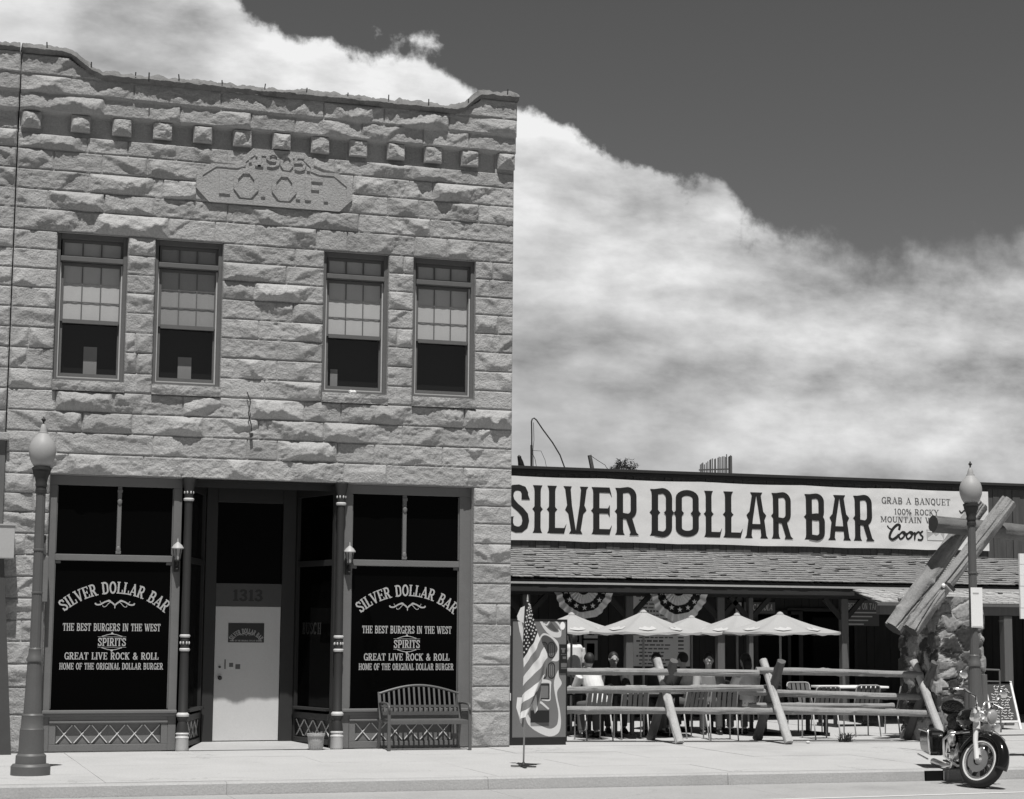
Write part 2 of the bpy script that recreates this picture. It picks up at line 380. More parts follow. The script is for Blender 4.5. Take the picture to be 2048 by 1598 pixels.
def block(U, V, L, H, rng, rough=1.0):
    """height of one pitch-faced block over local coordinates (U along, V up)"""
    sd = int(rng.integers(1, 1 << 20))
    P = rng.uniform(.064, .125)*rough
    pu = P*np.clip(.25+1.35*fbm(U*2.8+sd % 91, V*1.5, sd, 4), .3, 1.3)
    vr = H*np.clip(-.14+1.06*fbm(U*4.2+sd % 37, V*0+.5, sd+5, 5, .62), .06, .62)
    below = pu*np.clip(V/vr, 0, 1)**.85
    above = pu*(1-.66*np.clip((V-vr)/(H-vr), 0, 1)**1.25)
    h = np.where(V < vr, below, above)
    for k in range(4):
        uc, vc = rng.uniform(0, L), rng.uniform(.2, 1.0)*H
        h = np.minimum(h, P*rng.uniform(.75, 1.2)+rng.uniform(-.40, .40)*(U-uc)+rng.uniform(-.30, .45)*(V-vc))
    h = np.maximum(h, .006)
    du = np.minimum(U, L-U)
    h = np.minimum(h, .010+.75*du*(1+.5*vnoise(V*14, U*0, sd+9))); h = np.minimum(h, .010+.75*(H-V)*(1+.6*vnoise(U*14, V*0, sd+11)))
    w = np.clip(np.minimum(du, np.minimum(V, H-V))/.03, 0, 1)
    h = h + rough*w*(.040*(fbm(U*8+sd % 53, V*13, sd+3, 5, .62)-.5)+.016*(np.abs(fbm(U*11, V*11+sd % 29, sd+4, 3)-.5)*2-.3))
    e = np.minimum(du, np.minimum(V, H-V))
    return np.where(e < .006, -.017, h)
def axis_coords(breaks, step):
    out = []
    for a, b in zip(breaks[:-1], breaks[1:]):
        n = max(1, int(round((b-a)/step))); out += list(np.linspace(a, b, n, endpoint=False))
    return np.array(out+[breaks[-1]])
def stone_wall(name, x0, x1, courses, openings, top, parent, seed, step=.0155, offs=None, plain=None, flat=None):
    """one wall of rock-faced courses in the plane y = 0, as a height field with real openings"""
    rng = np.random.default_rng(seed)
    xb = sorted(set([x0, x1]+[o[i] for o in openings for i in (0, 1)]))
    zb = sorted(set(list(courses)+[o[i] for o in openings for i in (2, 3)]))
    xs = axis_coords(xb, step); zs = axis_coords(zb, step)
    X, Z = np.meshgrid(xs, zs); H = np.zeros_like(X); TONE = np.zeros_like(X)
    prev = []
    for ci, (za, zc) in enumerate(zip(courses[:-1], courses[1:])):
        iz = np.where((zs >= za-1e-6) & (zs <= zc+1e-6))[0]
        ob = sorted([(o[0], o[1]) for o in openings if o[2] < zc-.02 and o[3] > za+.02])
        segs = []; a = x0
        for p, q in ob:
            if p-a > .05: segs.append((a, p))
            a = q
        if x1-a > .05: segs.append((a, x1))
        cuts = []
        for a, b in segs:
            L = b-a
            if L < .75: cuts.append((a, b) if rng.random() < .72 else None)
            if L < .75:
                if cuts[-1] is None:
                    c = a+L*rng.uniform(.35, .65); cuts[-1] = (a, c); cuts.append((c, b))
                continue
            p = a; 
            while b-p > 1.35:
                for _ in range(8):
                    l = rng.uniform(.42, 1.25)
                    if all(abs(p+l-j) > .10 for j in prev): break
                if b-(p+l) < .35: l = (b-p)*.55
                cuts.append((p, p+l)); p += l
            cuts.append((p, b))
        prev = [c[0] for c in cuts]
        for a, b in cuts:
            jx = np.where((xs >= a-1e-6) & (xs <= b+1e-6))[0]
            if len(jx) < 2: continue
            U = X[np.ix_(iz, jx)]-a; V = Z[np.ix_(iz, jx)]-za
            if plain and za >= plain[0]-1e-6 and zc <= plain[1]+1e-6: h = np.zeros_like(U)-.05
            else: h = block(U, V, b-a, zc-za, rng, (.62 if b-a < .75 else 1.0)*(.72 if za > 8.9 else 1.0))
            if offs:
                for (oa, ob_, d) in offs:
                    if za >= oa-1e-6 and zc <= ob_+1e-6: h = h+d
            H[np.ix_(iz, jx)] = h; TONE[np.ix_(iz, jx)] = rng.uniform(-.14, .14)
    for (fa, fb, fc, fd) in (flat or []):
        m_ = (X > fa) & (X < fb) & (Z > fc) & (Z < fd); H[m_] = np.minimum(H[m_], .015)
    nz, nx = X.shape
    xc = (xs[:-1]+xs[1:])/2; zc = (zs[:-1]+zs[1:])/2
    CX, CZ = np.meshgrid(xc, zc); keep = CZ < np.interp(CX, [t[0] for t in top], [t[1] for t in top])
    for o in openings: keep &= ~((CX > o[0]) & (CX < o[1]) & (CZ > o[2]) & (CZ < o[3]))
    r, c = np.where(keep); base = r*nx+c
    quads = np.stack([base, base+1, base+nx+1, base+nx], 1)
    co = np.stack([X.ravel(), -H.ravel(), Z.ravel()], 1)
    used = np.unique(quads); rm = np.full(len(co), -1); rm[used] = np.arange(len(used)); co = co[used]; quads = rm[quads]
    # reveals of the openings and the return of the wall's ends
    ex = []; exf = []; n0 = len(co)
    def q4(p):
        k = n0+len(ex); ex.extend(p); exf.append((k, k+1, k+2, k+3))
    for (a, b, za, zt) in openings:
        q4([(a, 0, za), (a, 0, zt), (a, .30, zt), (a, .30, za)]); q4([(b, 0, za), (b, .30, za), (b, .30, zt), (b, 0, zt)])
        q4([(a, 0, zt), (b, 0, zt), (b, .30, zt), (a, .30, zt)])
        if za > .1: q4([(a, 0, za), (a, .30, za), (b, .30, za), (b, 0, za)])
    allco = np.vstack([co, np.array(ex)]) if ex else co
    me = bpy.data.meshes.new(name); nq = len(quads)+len(exf)
    me.vertices.add(len(allco)); me.vertices.foreach_set('co', allco.astype(np.float32).ravel())
    idx = np.vstack([quads, np.array(exf)]) if exf else quads
    me.loops.add(nq*4); me.loops.foreach_set('vertex_index', idx.astype(np.int32).ravel())
    me.polygons.add(nq); me.polygons.foreach_set('loop_start', np.arange(nq, dtype=np.int32)*4); me.polygons.foreach_set('loop_total', np.full(nq, 4, dtype=np.int32))
    me.update(calc_edges=True); me.validate()
    tn = np.zeros(len(allco), np.float32); tn[:len(co)] = TONE.ravel()[used]; me.attributes.new('tone', 'FLOAT', 'POINT').data.foreach_set('value', tn)
    me.materials.append(K['stone']); o = bpy.data.objects.new(name, me); COL.objects.link(o); o.parent = parent
    if parent.name in WL: o.matrix_parent_inverse = Matrix.Translation(-WL[parent.name])
    return o

# ------------------------------------------------------------------ lettering
def arc(cx, cy, rx, ry, a0, a1, n=10):
    return [(cx+rx*math.cos(rad(a0+(a1-a0)*i/n)), cy+ry*math.sin(rad(a0+(a1-a0)*i/n))) for i in range(n+1)]
def bowl(x0, x1, y0, y1, r=.18):
    return [(x0, y1)]+arc(x1-r, y1-r, r, r, 90, 0, 5)+arc(x1-r, y0+r, r, r, 0, -90, 5)+[(x0, y0)]
def ribbon(path, w, closed=False):
    """polyline -> quads of constant width (mitred)"""
    P = [Vector((x, y)) for x, y in path]; n = len(P); L = []; R = []
    for i in range(n):
        if closed: a, b = P[i]-P[i-1], P[(i+1) % n]-P[i]
        else: a = P[i]-P[i-1] if i else P[1]-P[0]; b = P[i+1]-P[i] if i < n-1 else P[-1]-P[-2]
        a = a.normalized(); b = b.normalized(); t = (a+b)
        t = t.normalized() if t.length > 1e-6 else a
        nrm = Vector((-t.y, t.x)); k = w/2/max(.45, nrm.dot(Vector((-a.y, a.x))))
        L.append(P[i]+nrm*k); R.append(P[i]-nrm*k)
    return [[tuple(R[i]), tuple(R[(i+1) % n]), tuple(L[(i+1) % n]), tuple(L[i])] for i in range(n if closed else n-1)]
# slab alphabet. V: thick stem with slabs, h: thin bar, d: diagonal, p: thick path, q: thin path
G = {
 'A': (.74, [('d', .13, 0, .40, 1, 0), ('d', .62, 0, .36, 1, 1), ('h', .30, .2, .56), ('s', .13, 0), ('s', .61, 0)]),
 'B': (.66, [('V', .17), ('p', bowl(.17, .50, .5, .95)), ('p', bowl(.17, .54, .05, .5))]),
 'C': (.64, [('p', arc(.36, .5, .25, .45, 40, 320, 14)), ('q', [(.56, .95), (.56, .66)])]),
 'D': (.68, [('V', .17), ('p', bowl(.17, .55, .05, .95, .24))]),
 'E': (.62, [('V', .17), ('h', .95, .1, .54), ('h', .05, .1, .54), ('h', .5, .1, .42), ('q', [(.54, 1), (.54, .74)]), ('q', [(.54, 0), (.54, .26)]), ('q', [(.42, .38), (.42, .62)])]),
 'F': (.60, [('V', .17), ('h', .95, .1, .54), ('h', .5, .1, .42), ('q', [(.54, 1), (.54, .74)]), ('q', [(.42, .38), (.42, .62)])]),
 'G': (.68, [('p', arc(.36, .5, .25, .45, 50, 350, 14)), ('q', [(.56, .95), (.56, .70)]), ('h', .42, .40, .68), ('d', .58, 0, .58, .42, 1)]),
 'H': (.74, [('V', .17), ('V', .57), ('h', .5, .17, .57)]),
 'I': (.34, [('V', .17)]),
 'K': (.70, [('V', .17), ('d', .20, .42, .56, 1, 0), ('d', .30, .55, .56, 0, 1), ('s', .56, 0), ('s', .56, 1)]),
 'L': (.58, [('V', .17), ('h', .05, .1, .52), ('q', [(.52, 0), (.52, .34)])]),
 'M': (.88, [('d', .15, 0, .15, 1, 0), ('V', .72), ('d', .18, 1, .43, .1, 1), ('d', .68, 1, .43, .1, 0), ('s', .15, 0), ('s', .13, 1)]),
 'N': (.74, [('d', .15, 0, .15, 1, 0), ('d', .58, 0, .58, 1, 0), ('d', .18, 1, .56, 0, 1), ('s', .15, 0), ('s', .13, 1), ('s', .58, 1)]),
 'O': (.68, [('o', .34, .5, .24, .45)]),
 'P': (.64, [('V', .17), ('p', bowl(.17, .53, .44, .95))]),
 'Q': (.68, [('o', .34, .5, .24, .45), ('d', .36, .25, .58, -.12, 0)]),
 'R': (.70, [('V', .17), ('p', bowl(.17, .51, .48, .95)), ('d', .34, .48, .56, 0, 1), ('s', .58, 0)]),
 'S': (.60, [('p', [(.50, .72), (.46, .88), (.30, .95), (.15, .88), (.12, .72), (.22, .58), (.40, .44), (.49, .30), (.46, .12), (.30, .05), (.14, .12), (.10, .28)]), ('q', [(.51, .97), (.51, .68)]), ('q', [(.09, .03), (.09, .32)])]),
 'T': (.64, [('V', .32), ('h', .95, .06, .58), ('q', [(.07, 1), (.07, .72)]), ('q', [(.57, 1), (.57, .72)])]),
 'U': (.72, [('d', .16, 1, .16, .28, 1), ('d', .56, 1, .56, .28, 0), ('p', arc(.36, .28, .20, .23, 180, 360, 8)), ('s', .16, 1), ('s', .56, 1)]),
 'V': (.72, [('d', .12, 1, .38, 0, 1), ('d', .60, 1, .36, 0, 0), ('s', .12, 1), ('s', .60, 1)]),
 'W': (1.0, [('d', .12, 1, .30, 0, 1), ('d', .50, .9, .32, 0, 0), ('d', .48, .9, .68, 0, 1), ('d', .88, 1, .70, 0, 0), ('s', .12, 1), ('s', .50, .93), ('s', .88, 1)]),
 'Y': (.72, [('d', .12, 1, .36, .46, 1), ('d', .60, 1, .36, .46, 0), ('d', .36, 0, .36, .46, 1), ('s', .12, 1), ('s', .60, 1), ('s', .36, 0)]),
 '&': (.78, [('p', [(.66, .5), (.58, .2), (.40, .05), (.2, .08), (.12, .26), (.22, .44), (.44, .62), (.48, .80), (.38, .94), (.25, .90), (.22, .74), (.34, .50), (.56, .14), (.70, .04)])]),
 '1': (.44, [('d', .24, 0, .24, 1, 1), ('q', [(.08, .80), (.24, .96)]), ('s', .24, 0)]),
 '3': (.58, [('p', [(.12, .78), (.18, .92), (.32, .95), (.44, .86), (.44, .66), (.28, .53), (.44, .42), (.48, .24), (.40, .09), (.26, .05), (.13, .12), (.10, .26)])]),
 '5': (.58, [('q', [(.48, .95), (.16, .95), (.14, .56)]), ('p', [(.14, .56), (.30, .62), (.46, .52), (.48, .30), (.42, .12), (.28, .05), (.12, .12)])]),
 '9': (.60, [('o', .30, .68, .18, .27), ('p', [(.48, .66), (.46, .3), (.36, .08), (.16, .06)])]),
 '0': (.60, [('o', .30, .5, .20, .45)]),
 '%': (.80, [('o', .18, .76, .10, .19), ('o', .60, .24, .10, .19), ('d', .14, 0, .62, 1, 0)]),
 '.': (.26, [('dot', .13, .08)]),
 ' ': (.40, []),
}
def glyph_polys(ch, T=.16, t=.09, sw=.07):
    out = []
    for k in G[ch][1]:
        c = k[0]
        if c == 'V':
            x = k[1]; a = T/2
            out += [[(x-a, t*.9), (x+a, t*.9), (x+a, 1-t*.9), (x-a, 1-t*.9)]]
            for y0, y1 in ((0, t), (1-t, 1)): out.append([(x-a-sw, y0), (x+a+sw, y0), (x+a+sw, y1), (x-a-sw, y1)])
            out.append([(x-a-sw*.6, .5), (x, .42), (x+a+sw*.6, .5), (x, .58)])
        elif c == 'h': y, a, b = k[1:]; out.append([(a, y-t/2), (b, y-t/2), (b, y+t/2), (a, y+t/2)])
        elif c == 'd': x0, y0, x1, y1, th = k[1:]; out += ribbon([(x0, y0), (x1, y1)], T if th else t*1.1)
        elif c == 'p': out += ribbon(k[1], T*.9)
        elif c == 'q': out += ribbon(k[1], t)
        elif c == 'o': out += ribbon(arc(k[1], k[2], k[3], k[4], 0, 360, 20)[:-1], T*.95, True)
        elif c == 's':
            x, y = k[1], k[2]; a = T/2+sw; y0 = min(max(y-t/2, 0), 1-t); out.append([(x-a, y0), (x+a, y0), (x+a, y0+t), (x-a, y0+t)])
        elif c == 'dot': out.append(arc(k[1], k[2], .09, .09, 0, 330, 11))
    return out
def text_width(s): return sum(G[c][0] for c in s)
def text(mb, s, x0, x1, z, h, fn, T=.16, t=.09, sw=.07, slant=0.0, thick=None):
    k = (x1-x0)/text_width(s); x = x0
    for c in s:
        for j, poly in enumerate(glyph_polys(c, T, t, sw)):
            mb.prism([(x+(u+slant*v)*k, z+v*h) for u, v in poly], fn, .0002*j, None if thick is None else thick+.0002*j)
        x += G[c][0]*k
def text_arc(mb, s, cx, cz, R, a0, a1, h, fn, T=.17, t=.09, sw=.07):
    tot = text_width(s); x = 0.0
    for c in s:
        w = G[c][0]; am = a0+(a1-a0)*(x+w/2)/tot; k = abs(rad(a1-a0))*(R+h*.4)/tot
        ca, sa = math.sin(rad(am)), math.cos(rad(am))      # am: degrees clockwise from the top
        for j, poly in enumerate(glyph_polys(c, T, t, sw)):
            pts = []
            for u, v in poly:
                du = (u-w/2)*k; r = R+v*h; pts.append((cx+r*ca+du*sa, cz+r*sa-du*ca))
            mb.prism(pts, fn, .0002*j)
        x += w
def wall_fn(Y): return lambda u, v, d: (u, Y-d, v)

# ================================================================== SETTING
KERB_Y, KERB_H = -5.45, .14
def build_setting():
    MB().box(-400, 400, -400, 400, -.60, -.50).build('ground', 'ground').__setitem__('kind', 'structure')
    b = MB()
    b.box(-90, 120, -60, -8.6, -.49, -KERB_H-.012); b.build('road', 'asphalt')['kind'] = 'structure'  # unseen stretch of road, kept dark to cut light bounced onto the facade
    b = MB(); x = -60.0
    while x < 90: b.box(x+.002, x+3.048, -8.59, KERB_Y-.02, -.49, -KERB_H); x += 3.05
    b.build('gutter_apron', 'apron')['kind'] = 'structure'
    # kerb stones in lengths with open joints, slightly battered face
    b = MB(); x = -60.0; rng = random.Random(4)
    while x < 90:
        l = 3.05; y = KERB_Y+rng.uniform(-.006, .006); z = rng.uniform(-.004, .0)
        vs = [(x+.002, y-.03, -.49), (x+l-.002, y-.03, -.49), (x+l-.002, y, z-.02), (x+.002, y, z-.02), (x+.002, y+.02, z), (x+l-.002, y+.02, z),
              (x+.002, y+.17, z), (x+l-.002, y+.17, z), (x+.002, y+.17, -.49), (x+l-.002, y+.17, -.49)]
        b.add(vs, [(0, 1, 2, 3), (3, 2, 5, 4), (4, 5, 7, 6), (6, 7, 9, 8), (8, 9, 1, 0), (0, 3, 4, 6, 8), (1, 9, 7, 5, 2)]); x += l
    b.build('kerb', 'kerb')['kind'] = 'structure'
    # pavement slabs with tooled joints
    b = MB(); x = -50.2; rng = random.Random(7)
    while x < 80:
        y = KERB_Y+.18
        for w in (1.30, 1.30, 1.30, 1.30):
            y1 = min(y+w, -.03); z = rng.uniform(-.003, .002)
            if x > 40 or x < -20: b.box(x, x+1.51, y, y1-.008, -.3, z)
            else: b.box(x+.0015, x+1.5085, y+.0015, y1-.0015, -.3, z)
            y = y1
        x += 1.51
    b.build('sidewalk', 'concrete')['kind'] = 'structure'
    b = MB(); b.box(-50, 80, KERB_Y+.18, 30, -.45, -.012); b.build('pavement_bed', 'kerb')['kind'] = 'structure'
    b = MB(); rng = random.Random(9); x = .0
    while x < 26:
        y = -.028
        while y < 9: b.box(x+.002, x+2.438, y, y+2.391, -.2, rng.uniform(-.002, .003)); y += 2.394
        x += 2.44
    b.build('patio_floor', 'concrete')['kind'] = 'structure'
    b = MB(); p0 = ground(1560, 1599, -KERB_H); p1 = ground(2048, 1584.5, -KERB_H); d = (p1-p0)
    a = p0-d*.3; c = p1+d*4; b.add([(a.x, a.y-.05, -KERB_H+.004), (c.x, c.y-.05, -KERB_H+.004), (c.x, c.y+.05, -KERB_H+.004), (a.x, a.y+.05, -KERB_H+.004)], [(0, 1, 2, 3)])
    b.build('road_marking', 'paint_line')['kind'] = 'structure'
build_setting()

# ================================================================== STONE BUILDING
COURSES = [0, .509, .877, 1.19, 1.498, 1.788, 2.086, 2.381, 2.677, 2.969, 3.264, 3.528, 3.797, 4.094, 4.39, 4.68, 4.978, 5.257, 5.549, 5.838, 6.12, 6.403, 6.673, 6.947, 7.215, 7.527, 7.804, 8.089, 8.376, 8.605, 8.905, 9.16, 9.411, 9.70]
WIN = [(-6.74, -5.762), (-5.372, -4.406), (-2.922, -1.942), (-1.561, -.595)]
TOP = [(-9, 9.72), (-6.80, 9.72), (-6.68, 9.66), (-6.25, 9.42), (-.95, 9.42), (-.62, 9.64), (-.56, 9.70), (1, 9.70)]
def coping(parent, xa=-7.335, xb=.021):
    """ragged weathered capping following the stepped parapet"""
    rng = np.random.default_rng(5)
    line = [(-14, 9.70), (-6.80, 9.70), (-6.66, 9.68), (-6.50, 9.56), (-6.36, 9.46), (-6.22, 9.41), (-.98, 9.41), (-.84, 9.46), (-.70, 9.60), (-.60, 9.68), (-.50, 9.69), (.02, 9.69)]
    lx = [p[0] for p in line]; lz = [p[1] for p in line]
    xs = np.arange(xa, xb, .02); zb = np.interp(xs, lx, lz); b = MB(); m = 11
    for i, (x, z) in enumerate(zip(xs, zb)):
        X = np.array([x]); n = lambda s, o: float(fbm(X*s+o, X*0+o, 31+int(o), 4, .6)[0])-.5
        ft = .125+.09*n(7, 3); fb = -.205+.07*n(6, 11)
        ring = [(.35, z), (-.10, z), (-.13, z+.002), (fb+.045, z+.012), (fb-.015+.04*n(20, 5), z+.06+.03*n(14, 7)), (fb+.015+.05*n(18, 9), z+ft*.78), (fb+.06, z+ft+.015*n(25, 2)), (-.10, z+ft+.03+.05*n(12, 1)), (.05, z+ft+.03+.04*n(13, 4)), (.25, z+ft+.02), (.35, z+ft)]
        b.v += [(x, y, zz) for y, zz in ring]
    for i in range(len(xs)-1):
        for k in range(m): k2 = (k+1) % m; b.f.append((i*m+k, (i+1)*m+k, (i+1)*m+k2, i*m+k2))
    b.f += [tuple(range(m)), tuple(range((len(xs)-1)*m, len(xs)*m))[::-1]]
    o = b.build('coping', 'coping', parent, smooth='auto')
    if xb < -1: return
    r = random.Random(3)                    # small rusted pins standing on the capping
    for x in np.arange(-7.0, -.1, .62):
        z = float(np.interp(x, lx, lz))+.10; t = MB(); t.tube([(x, -.2, z), (x+r.uniform(-.01, .01), -.2, z+r.uniform(.05, .09))], .009, 6); t.build('coping_pin', 'dark_metal', o)
    t = MB(); t.tube([(-5.58, -.28, 9.42), (-5.58, -.29, 9.55)], .010, 6)
    t.build('coping_pin', 'dark_metal', o)
def date_stone(parent):
    # plain dressed tablet with cut corners, raised rim and letters
    outline = [(-4.83, 7.99), (-4.83, 8.19), (-4.62, 8.37), (-4.30, 8.37), (-4.16, 8.42), (-4.16, 8.50), (-4.02, 8.64), (-3.26, 8.64), (-3.12, 8.50), (-3.12, 8.42), (-2.98, 8.37), (-2.74, 8.37), (-2.53, 8.19), (-2.53, 7.99), (-2.72, 7.80), (-4.64, 7.80)]
    b = MB(); b.prism(outline, wall_fn(0), .040, -.05); o = b.build('date_stone', 'stone_smooth', parent, bevel=.012)
    cx, cz = -3.68, 8.2
    inner = [(cx+(x-cx)*.925, cz-.01+(z-cz)*.80) for x, z in outline]
    r = MB()
    for a in range(len(outline)):
        a2 = (a+1) % len(outline); r.add([(outline[a][0], -.052, outline[a][1]), (outline[a2][0], -.052, outline[a2][1]), (inner[a2][0], -.052, inner[a2][1]), (inner[a][0], -.052, inner[a][1]),
              (outline[a][0], -.03, outline[a][1]), (outline[a2][0], -.03, outline[a2][1]), (inner[a2][0], -.03, inner[a2][1]), (inner[a][0], -.03, inner[a][1])], [(0, 1, 2, 3), (0, 4, 5, 1), (3, 2, 6, 7)])
    r.build('rim', 'stone_smooth', o)
    l = MB(); fn = lambda u, v, d: (u, -.100-.045*d, v)
    def bl(polys, ox, oz, sx, sz):
        for j, p in enumerate(polys): l.prism([(ox+u*sx, oz+v*sz) for u, v in p], lambda u, v, d: (u, -.040-d, v), -.01, .020+.0003*j)
    rb = lambda s, x, z, w, h: bl(sum([ribbon([(a, c), (b2, d2)], .2) for (a, c, b2, d2) in s], []), x, z, w, h)
    xx = -4.07; 
    def octo(x, z, w, h):
        pts = [(.3, 0), (.7, 0), (1, .3), (1, .7), (.7, 1), (.3, 1), (0, .7), (0, .3)]
        bl(ribbon(pts, .22, True), x, z, w, h)
    # 1905.
    bar_ = lambda x, z, w, h: bl([[(0, 0), (1, 0), (1, 1), (0, 1)]], x, z, w, h)
    bar_(-3.955, 8.375, .06, .195); bar_(-3.985, 8.375, .12, .03); bar_(-3.985, 8.52, .04, .03)
    oc = [(.3, 0), (.7, 0), (1, .3), (1, .7), (.7, 1), (.3, 1), (0, .7), (0, .3)]
    bl(ribbon([(u*.16, .48+v*.52) for u, v in oc], .05, True)[:], -3.80, 8.37, 1, .20); bl(ribbon([(.16, .6), (.14, .2), (.06, .06), (.0, .1)], .05), -3.80, 8.37, 1, .20)
    bl(ribbon([(u*.15, v*.20) for u, v in oc], .045, True), -3.595, 8.37, 1, 1)
    bl(ribbon([(.14, .19), (.02, .19), (.01, .11), (.10, .12), (.145, .08), (.13, .02), (.07, .0), (.0, .02)], .042), -3.40, 8.375, 1, 1)
    bar_(-3.22, 8.365, .05, .05); bar_(-4.08, 8.42, .045, .045)
    # I.O.O.F.
    bar_(-4.50, 7.93, .10, .36); octo(-4.26, 7.93, .30, .36); octo(-3.70, 7.93, .30, .36)
    bar_(-3.24, 7.93, .09, .36); bar_(-3.15, 8.215, .17, .075); bar_(-3.15, 8.09, .12, .06)
    for x in (-4.375, -3.86, -3.345, -2.93): bar_(x-.03, 7.93, .065, .065)
    l.build('lettering', 'stone_smooth', o, bevel=.008)
def upper_window(parent, xa, xb, idx, curtain):
    zs, zt = 5.115, 7.215; F = .125
    f = MB()                                        # frame and transom bar
    f.box(xa+.001, xa+.055, F-.05, F+.10, zs, zt-.001); f.box(xb-.055, xb-.001, F-.05, F+.10, zs, zt-.001)
    f.box(xa+.055, xb-.055, F-.05, F+.10, zt-.075, zt-.001); f.box(xa+.055, xb-.055, F-.05, F+.10, zs, zs+.05)
    f.box(xa+.055, xb-.055, F-.09, F+.10, 6.815, 6.885)
    fr = f.build('window_frame', 'sash', parent, bevel=.006)
    e = MB(); e.box(xa+.056, xa+.074, F-.02, F+.02, zs+.05, 6.8); e.box(xb-.074, xb-.056, F-.02, F+.02, zs+.05, 6.8); e.box(xa+.075, xb-.075, F-.02, F+.02, zs+.051, zs+.066)
    e.build('lit_edge_strip', 'sash_light', fr)  # sunlit edges of the sash put into paler strips
    u = MB(); a, b = xa+.078, xb-.052; Y0, Y1 = F+.01, F+.045
    u.box(a, a+.035, Y0, Y1, 5.97, 6.80); u.box(b-.035, b, Y0, Y1, 5.97, 6.80); u.box(a+.035, b-.035, Y0, Y1, 6.765, 6.80); u.box(a+.035, b-.035, Y0-.02, Y1, 5.945, 6.0)
    w = (b-a-.07)/3
    for k in (1, 2): u.box(a+.035+w*k-.008, a+.035+w*k+.008, Y0+.022, Y0+.028, 6.0, 6.765)
    for k in (1, 2): u.box(a+.035, b-.035, Y0+.0225, Y0+.0275, 6.0+.255*k-.007, 6.0+.255*k+.007)
    u.build('upper_sash', 'sash', fr)
    t = MB(); t.box(a, a+.03, Y0, Y1, 6.886, 7.138); t.box(b-.03, b, Y0, Y1, 6.886, 7.138); t.box(a+.03, b-.03, Y0, Y1, 7.10, 7.138); t.box(a+.03, b-.03, Y0, Y1, 6.886, 6.915)
    for k in (1, 2): t.box(a+.03+w*k-.009, a+.03+w*k+.009, Y0+.008, Y1-.008, 6.915, 7.10)
    t.build('transom_sash', 'sash', fr)
    l = MB(); Y2, Y3 = F+.05, F+.085
    l.box(a, a+.04, Y2, Y3, 5.17, 5.99); l.box(b-.04, b, Y2, Y3, 5.17, 5.99); l.box(a+.04, b-.04, Y2, Y3, 5.17, 5.24); l.box(a+.04, b-.04, Y2, Y3, 5.95, 5.99)
    l.build('lower_sash', 'sash', fr)
    g = MB(); [g.add([(a+.02, y, p), (b-.02, y, p), (b-.02, y, q), (a+.02, y, q)], [(0, 1, 2, 3)]) for y, p, q in ((Y0+.018, 5.98, 7.12), (Y2+.018, 5.2, 5.98))]; g.build('pane', 'glass', fr, fix=False)
    bl = MB(); n = 20
    z1 = 5.99
    for i in range(n):                              # cloth blind drawn to the meeting rail, faintly waved
        u0, u1 = a+.01+(b-a-.02)*i/n, a+.01+(b-a-.02)*(i+1)/n; y0 = F+.043+.002*math.sin(i*1.7+idx); y1 = F+.043+.002*math.sin((i+1)*1.7+idx)
        bl.add([(u0, y0, z1), (u1, y1, z1), (u1, y1, 7.14), (u0, y0, 7.14)], [(0, 1, 2, 3)])
    bl.build('blind', BLINDS[idx], fr)
    if curtain:
        c = MB()
        for (p, q, h) in curtain:
            x0, x1 = xa+(xb-xa)*p, xa+(xb-xa)*q; c.box(x0, x1, F+.20, F+.21, 5.18, 5.18+h*.78)
        c.build('curtain_strip', 'curtain', fr)
    bk = MB(); bk.box(xa-.05, xb+.05, F+.24, F+.25, 4.95, 7.3); bk.build('dark_room', 'interior', fr)
def sill(parent, xa, xb, idx):
    rng = np.random.default_rng(50+idx)
    xs = np.linspace(xa-.005, xb+.005, 60); zs = np.linspace(4.972, 5.112, 12); U, V = np.meshgrid(xs, zs)
    h = .075+.05*(fbm(U*4, V*6, 60+idx, 4)-.5)-.28*np.clip(.05+.05*fbm(U*5, U*0, 70+idx, 3)-(V-4.972), 0, 1)+.016*(fbm(U*14, V*18, 80+idx, 3)-.5)
    b = MB(); n = 60
    for j in range(12):
        for i in range(n): b.v.append((U[j, i], -h[j, i], V[j, i]))
    for j in range(11):
        for i in range(n-1): b.f.append((j*n+i, j*n+i+1, j*n+n+i+1, j*n+n+i))
    k = len(b.v)
    for i in range(n): b.v.append((U[11, i], .16, 5.120))
    for i in range(n): b.v.append((U[0, i], .1, 4.972))
    for i in range(n-1): b.f.append((11*n+i, 11*n+i+1, k+i+1, k+i)); b.f.append((i, k+n+i, k+n+i+1, i+1))
    b.f.append((0, n*11, k, k+n)); b.f.append((n-1, k+2*n-1, k+n-1, n*12-1))
    b.build('sill', 'stone', parent)
BLINDS = ['blind', 'blind_dim', 'blind', 'blind']
K['blind_dim'] = mat('screened_blind', .27, .9, .05, 2, .08)

def flourish(mb, cx, cz, s, fn):
    for sg in (-1, 1):
        m = [(0, -.02), (.12, .10), (.30, .20), (.50, .16), (.75, .02), (.95, .02), (1.0, .10)]
        def smooth(p):
            o = []
            for i in range(len(p)-1):
                a, b, c, d = Vector(p[max(i-1, 0)]), Vector(p[i]), Vector(p[i+1]), Vector(p[min(i+2, len(p)-1)])
                for t in (0, .25, .5, .75): o.append(tuple(.5*((2*b)+(c-a)*t+(2*a-5*b+4*c-d)*t*t+(3*b-a-3*c+d)*t**3)))
            return o+[p[-1]]
        for w, off, sub in ((.075, 0, 1.0), (.03, -.09, .62), (.025, .08, .7)):
            pts = smooth([(x*sub+(.06 if off > 0 else 0), z+off*(.3+x)) for x, z in m])
            for j, q in enumerate(ribbon(pts, w)): mb.prism([(cx+sg*u*s, cz+v*s) for u, v in q], fn, .0001*j)
    mb.prism([(cx-.03*s, cz-.1*s), (cx, cz-.2*s), (cx+.03*s, cz-.1*s), (cx, cz+.02*s)], fn, .004)
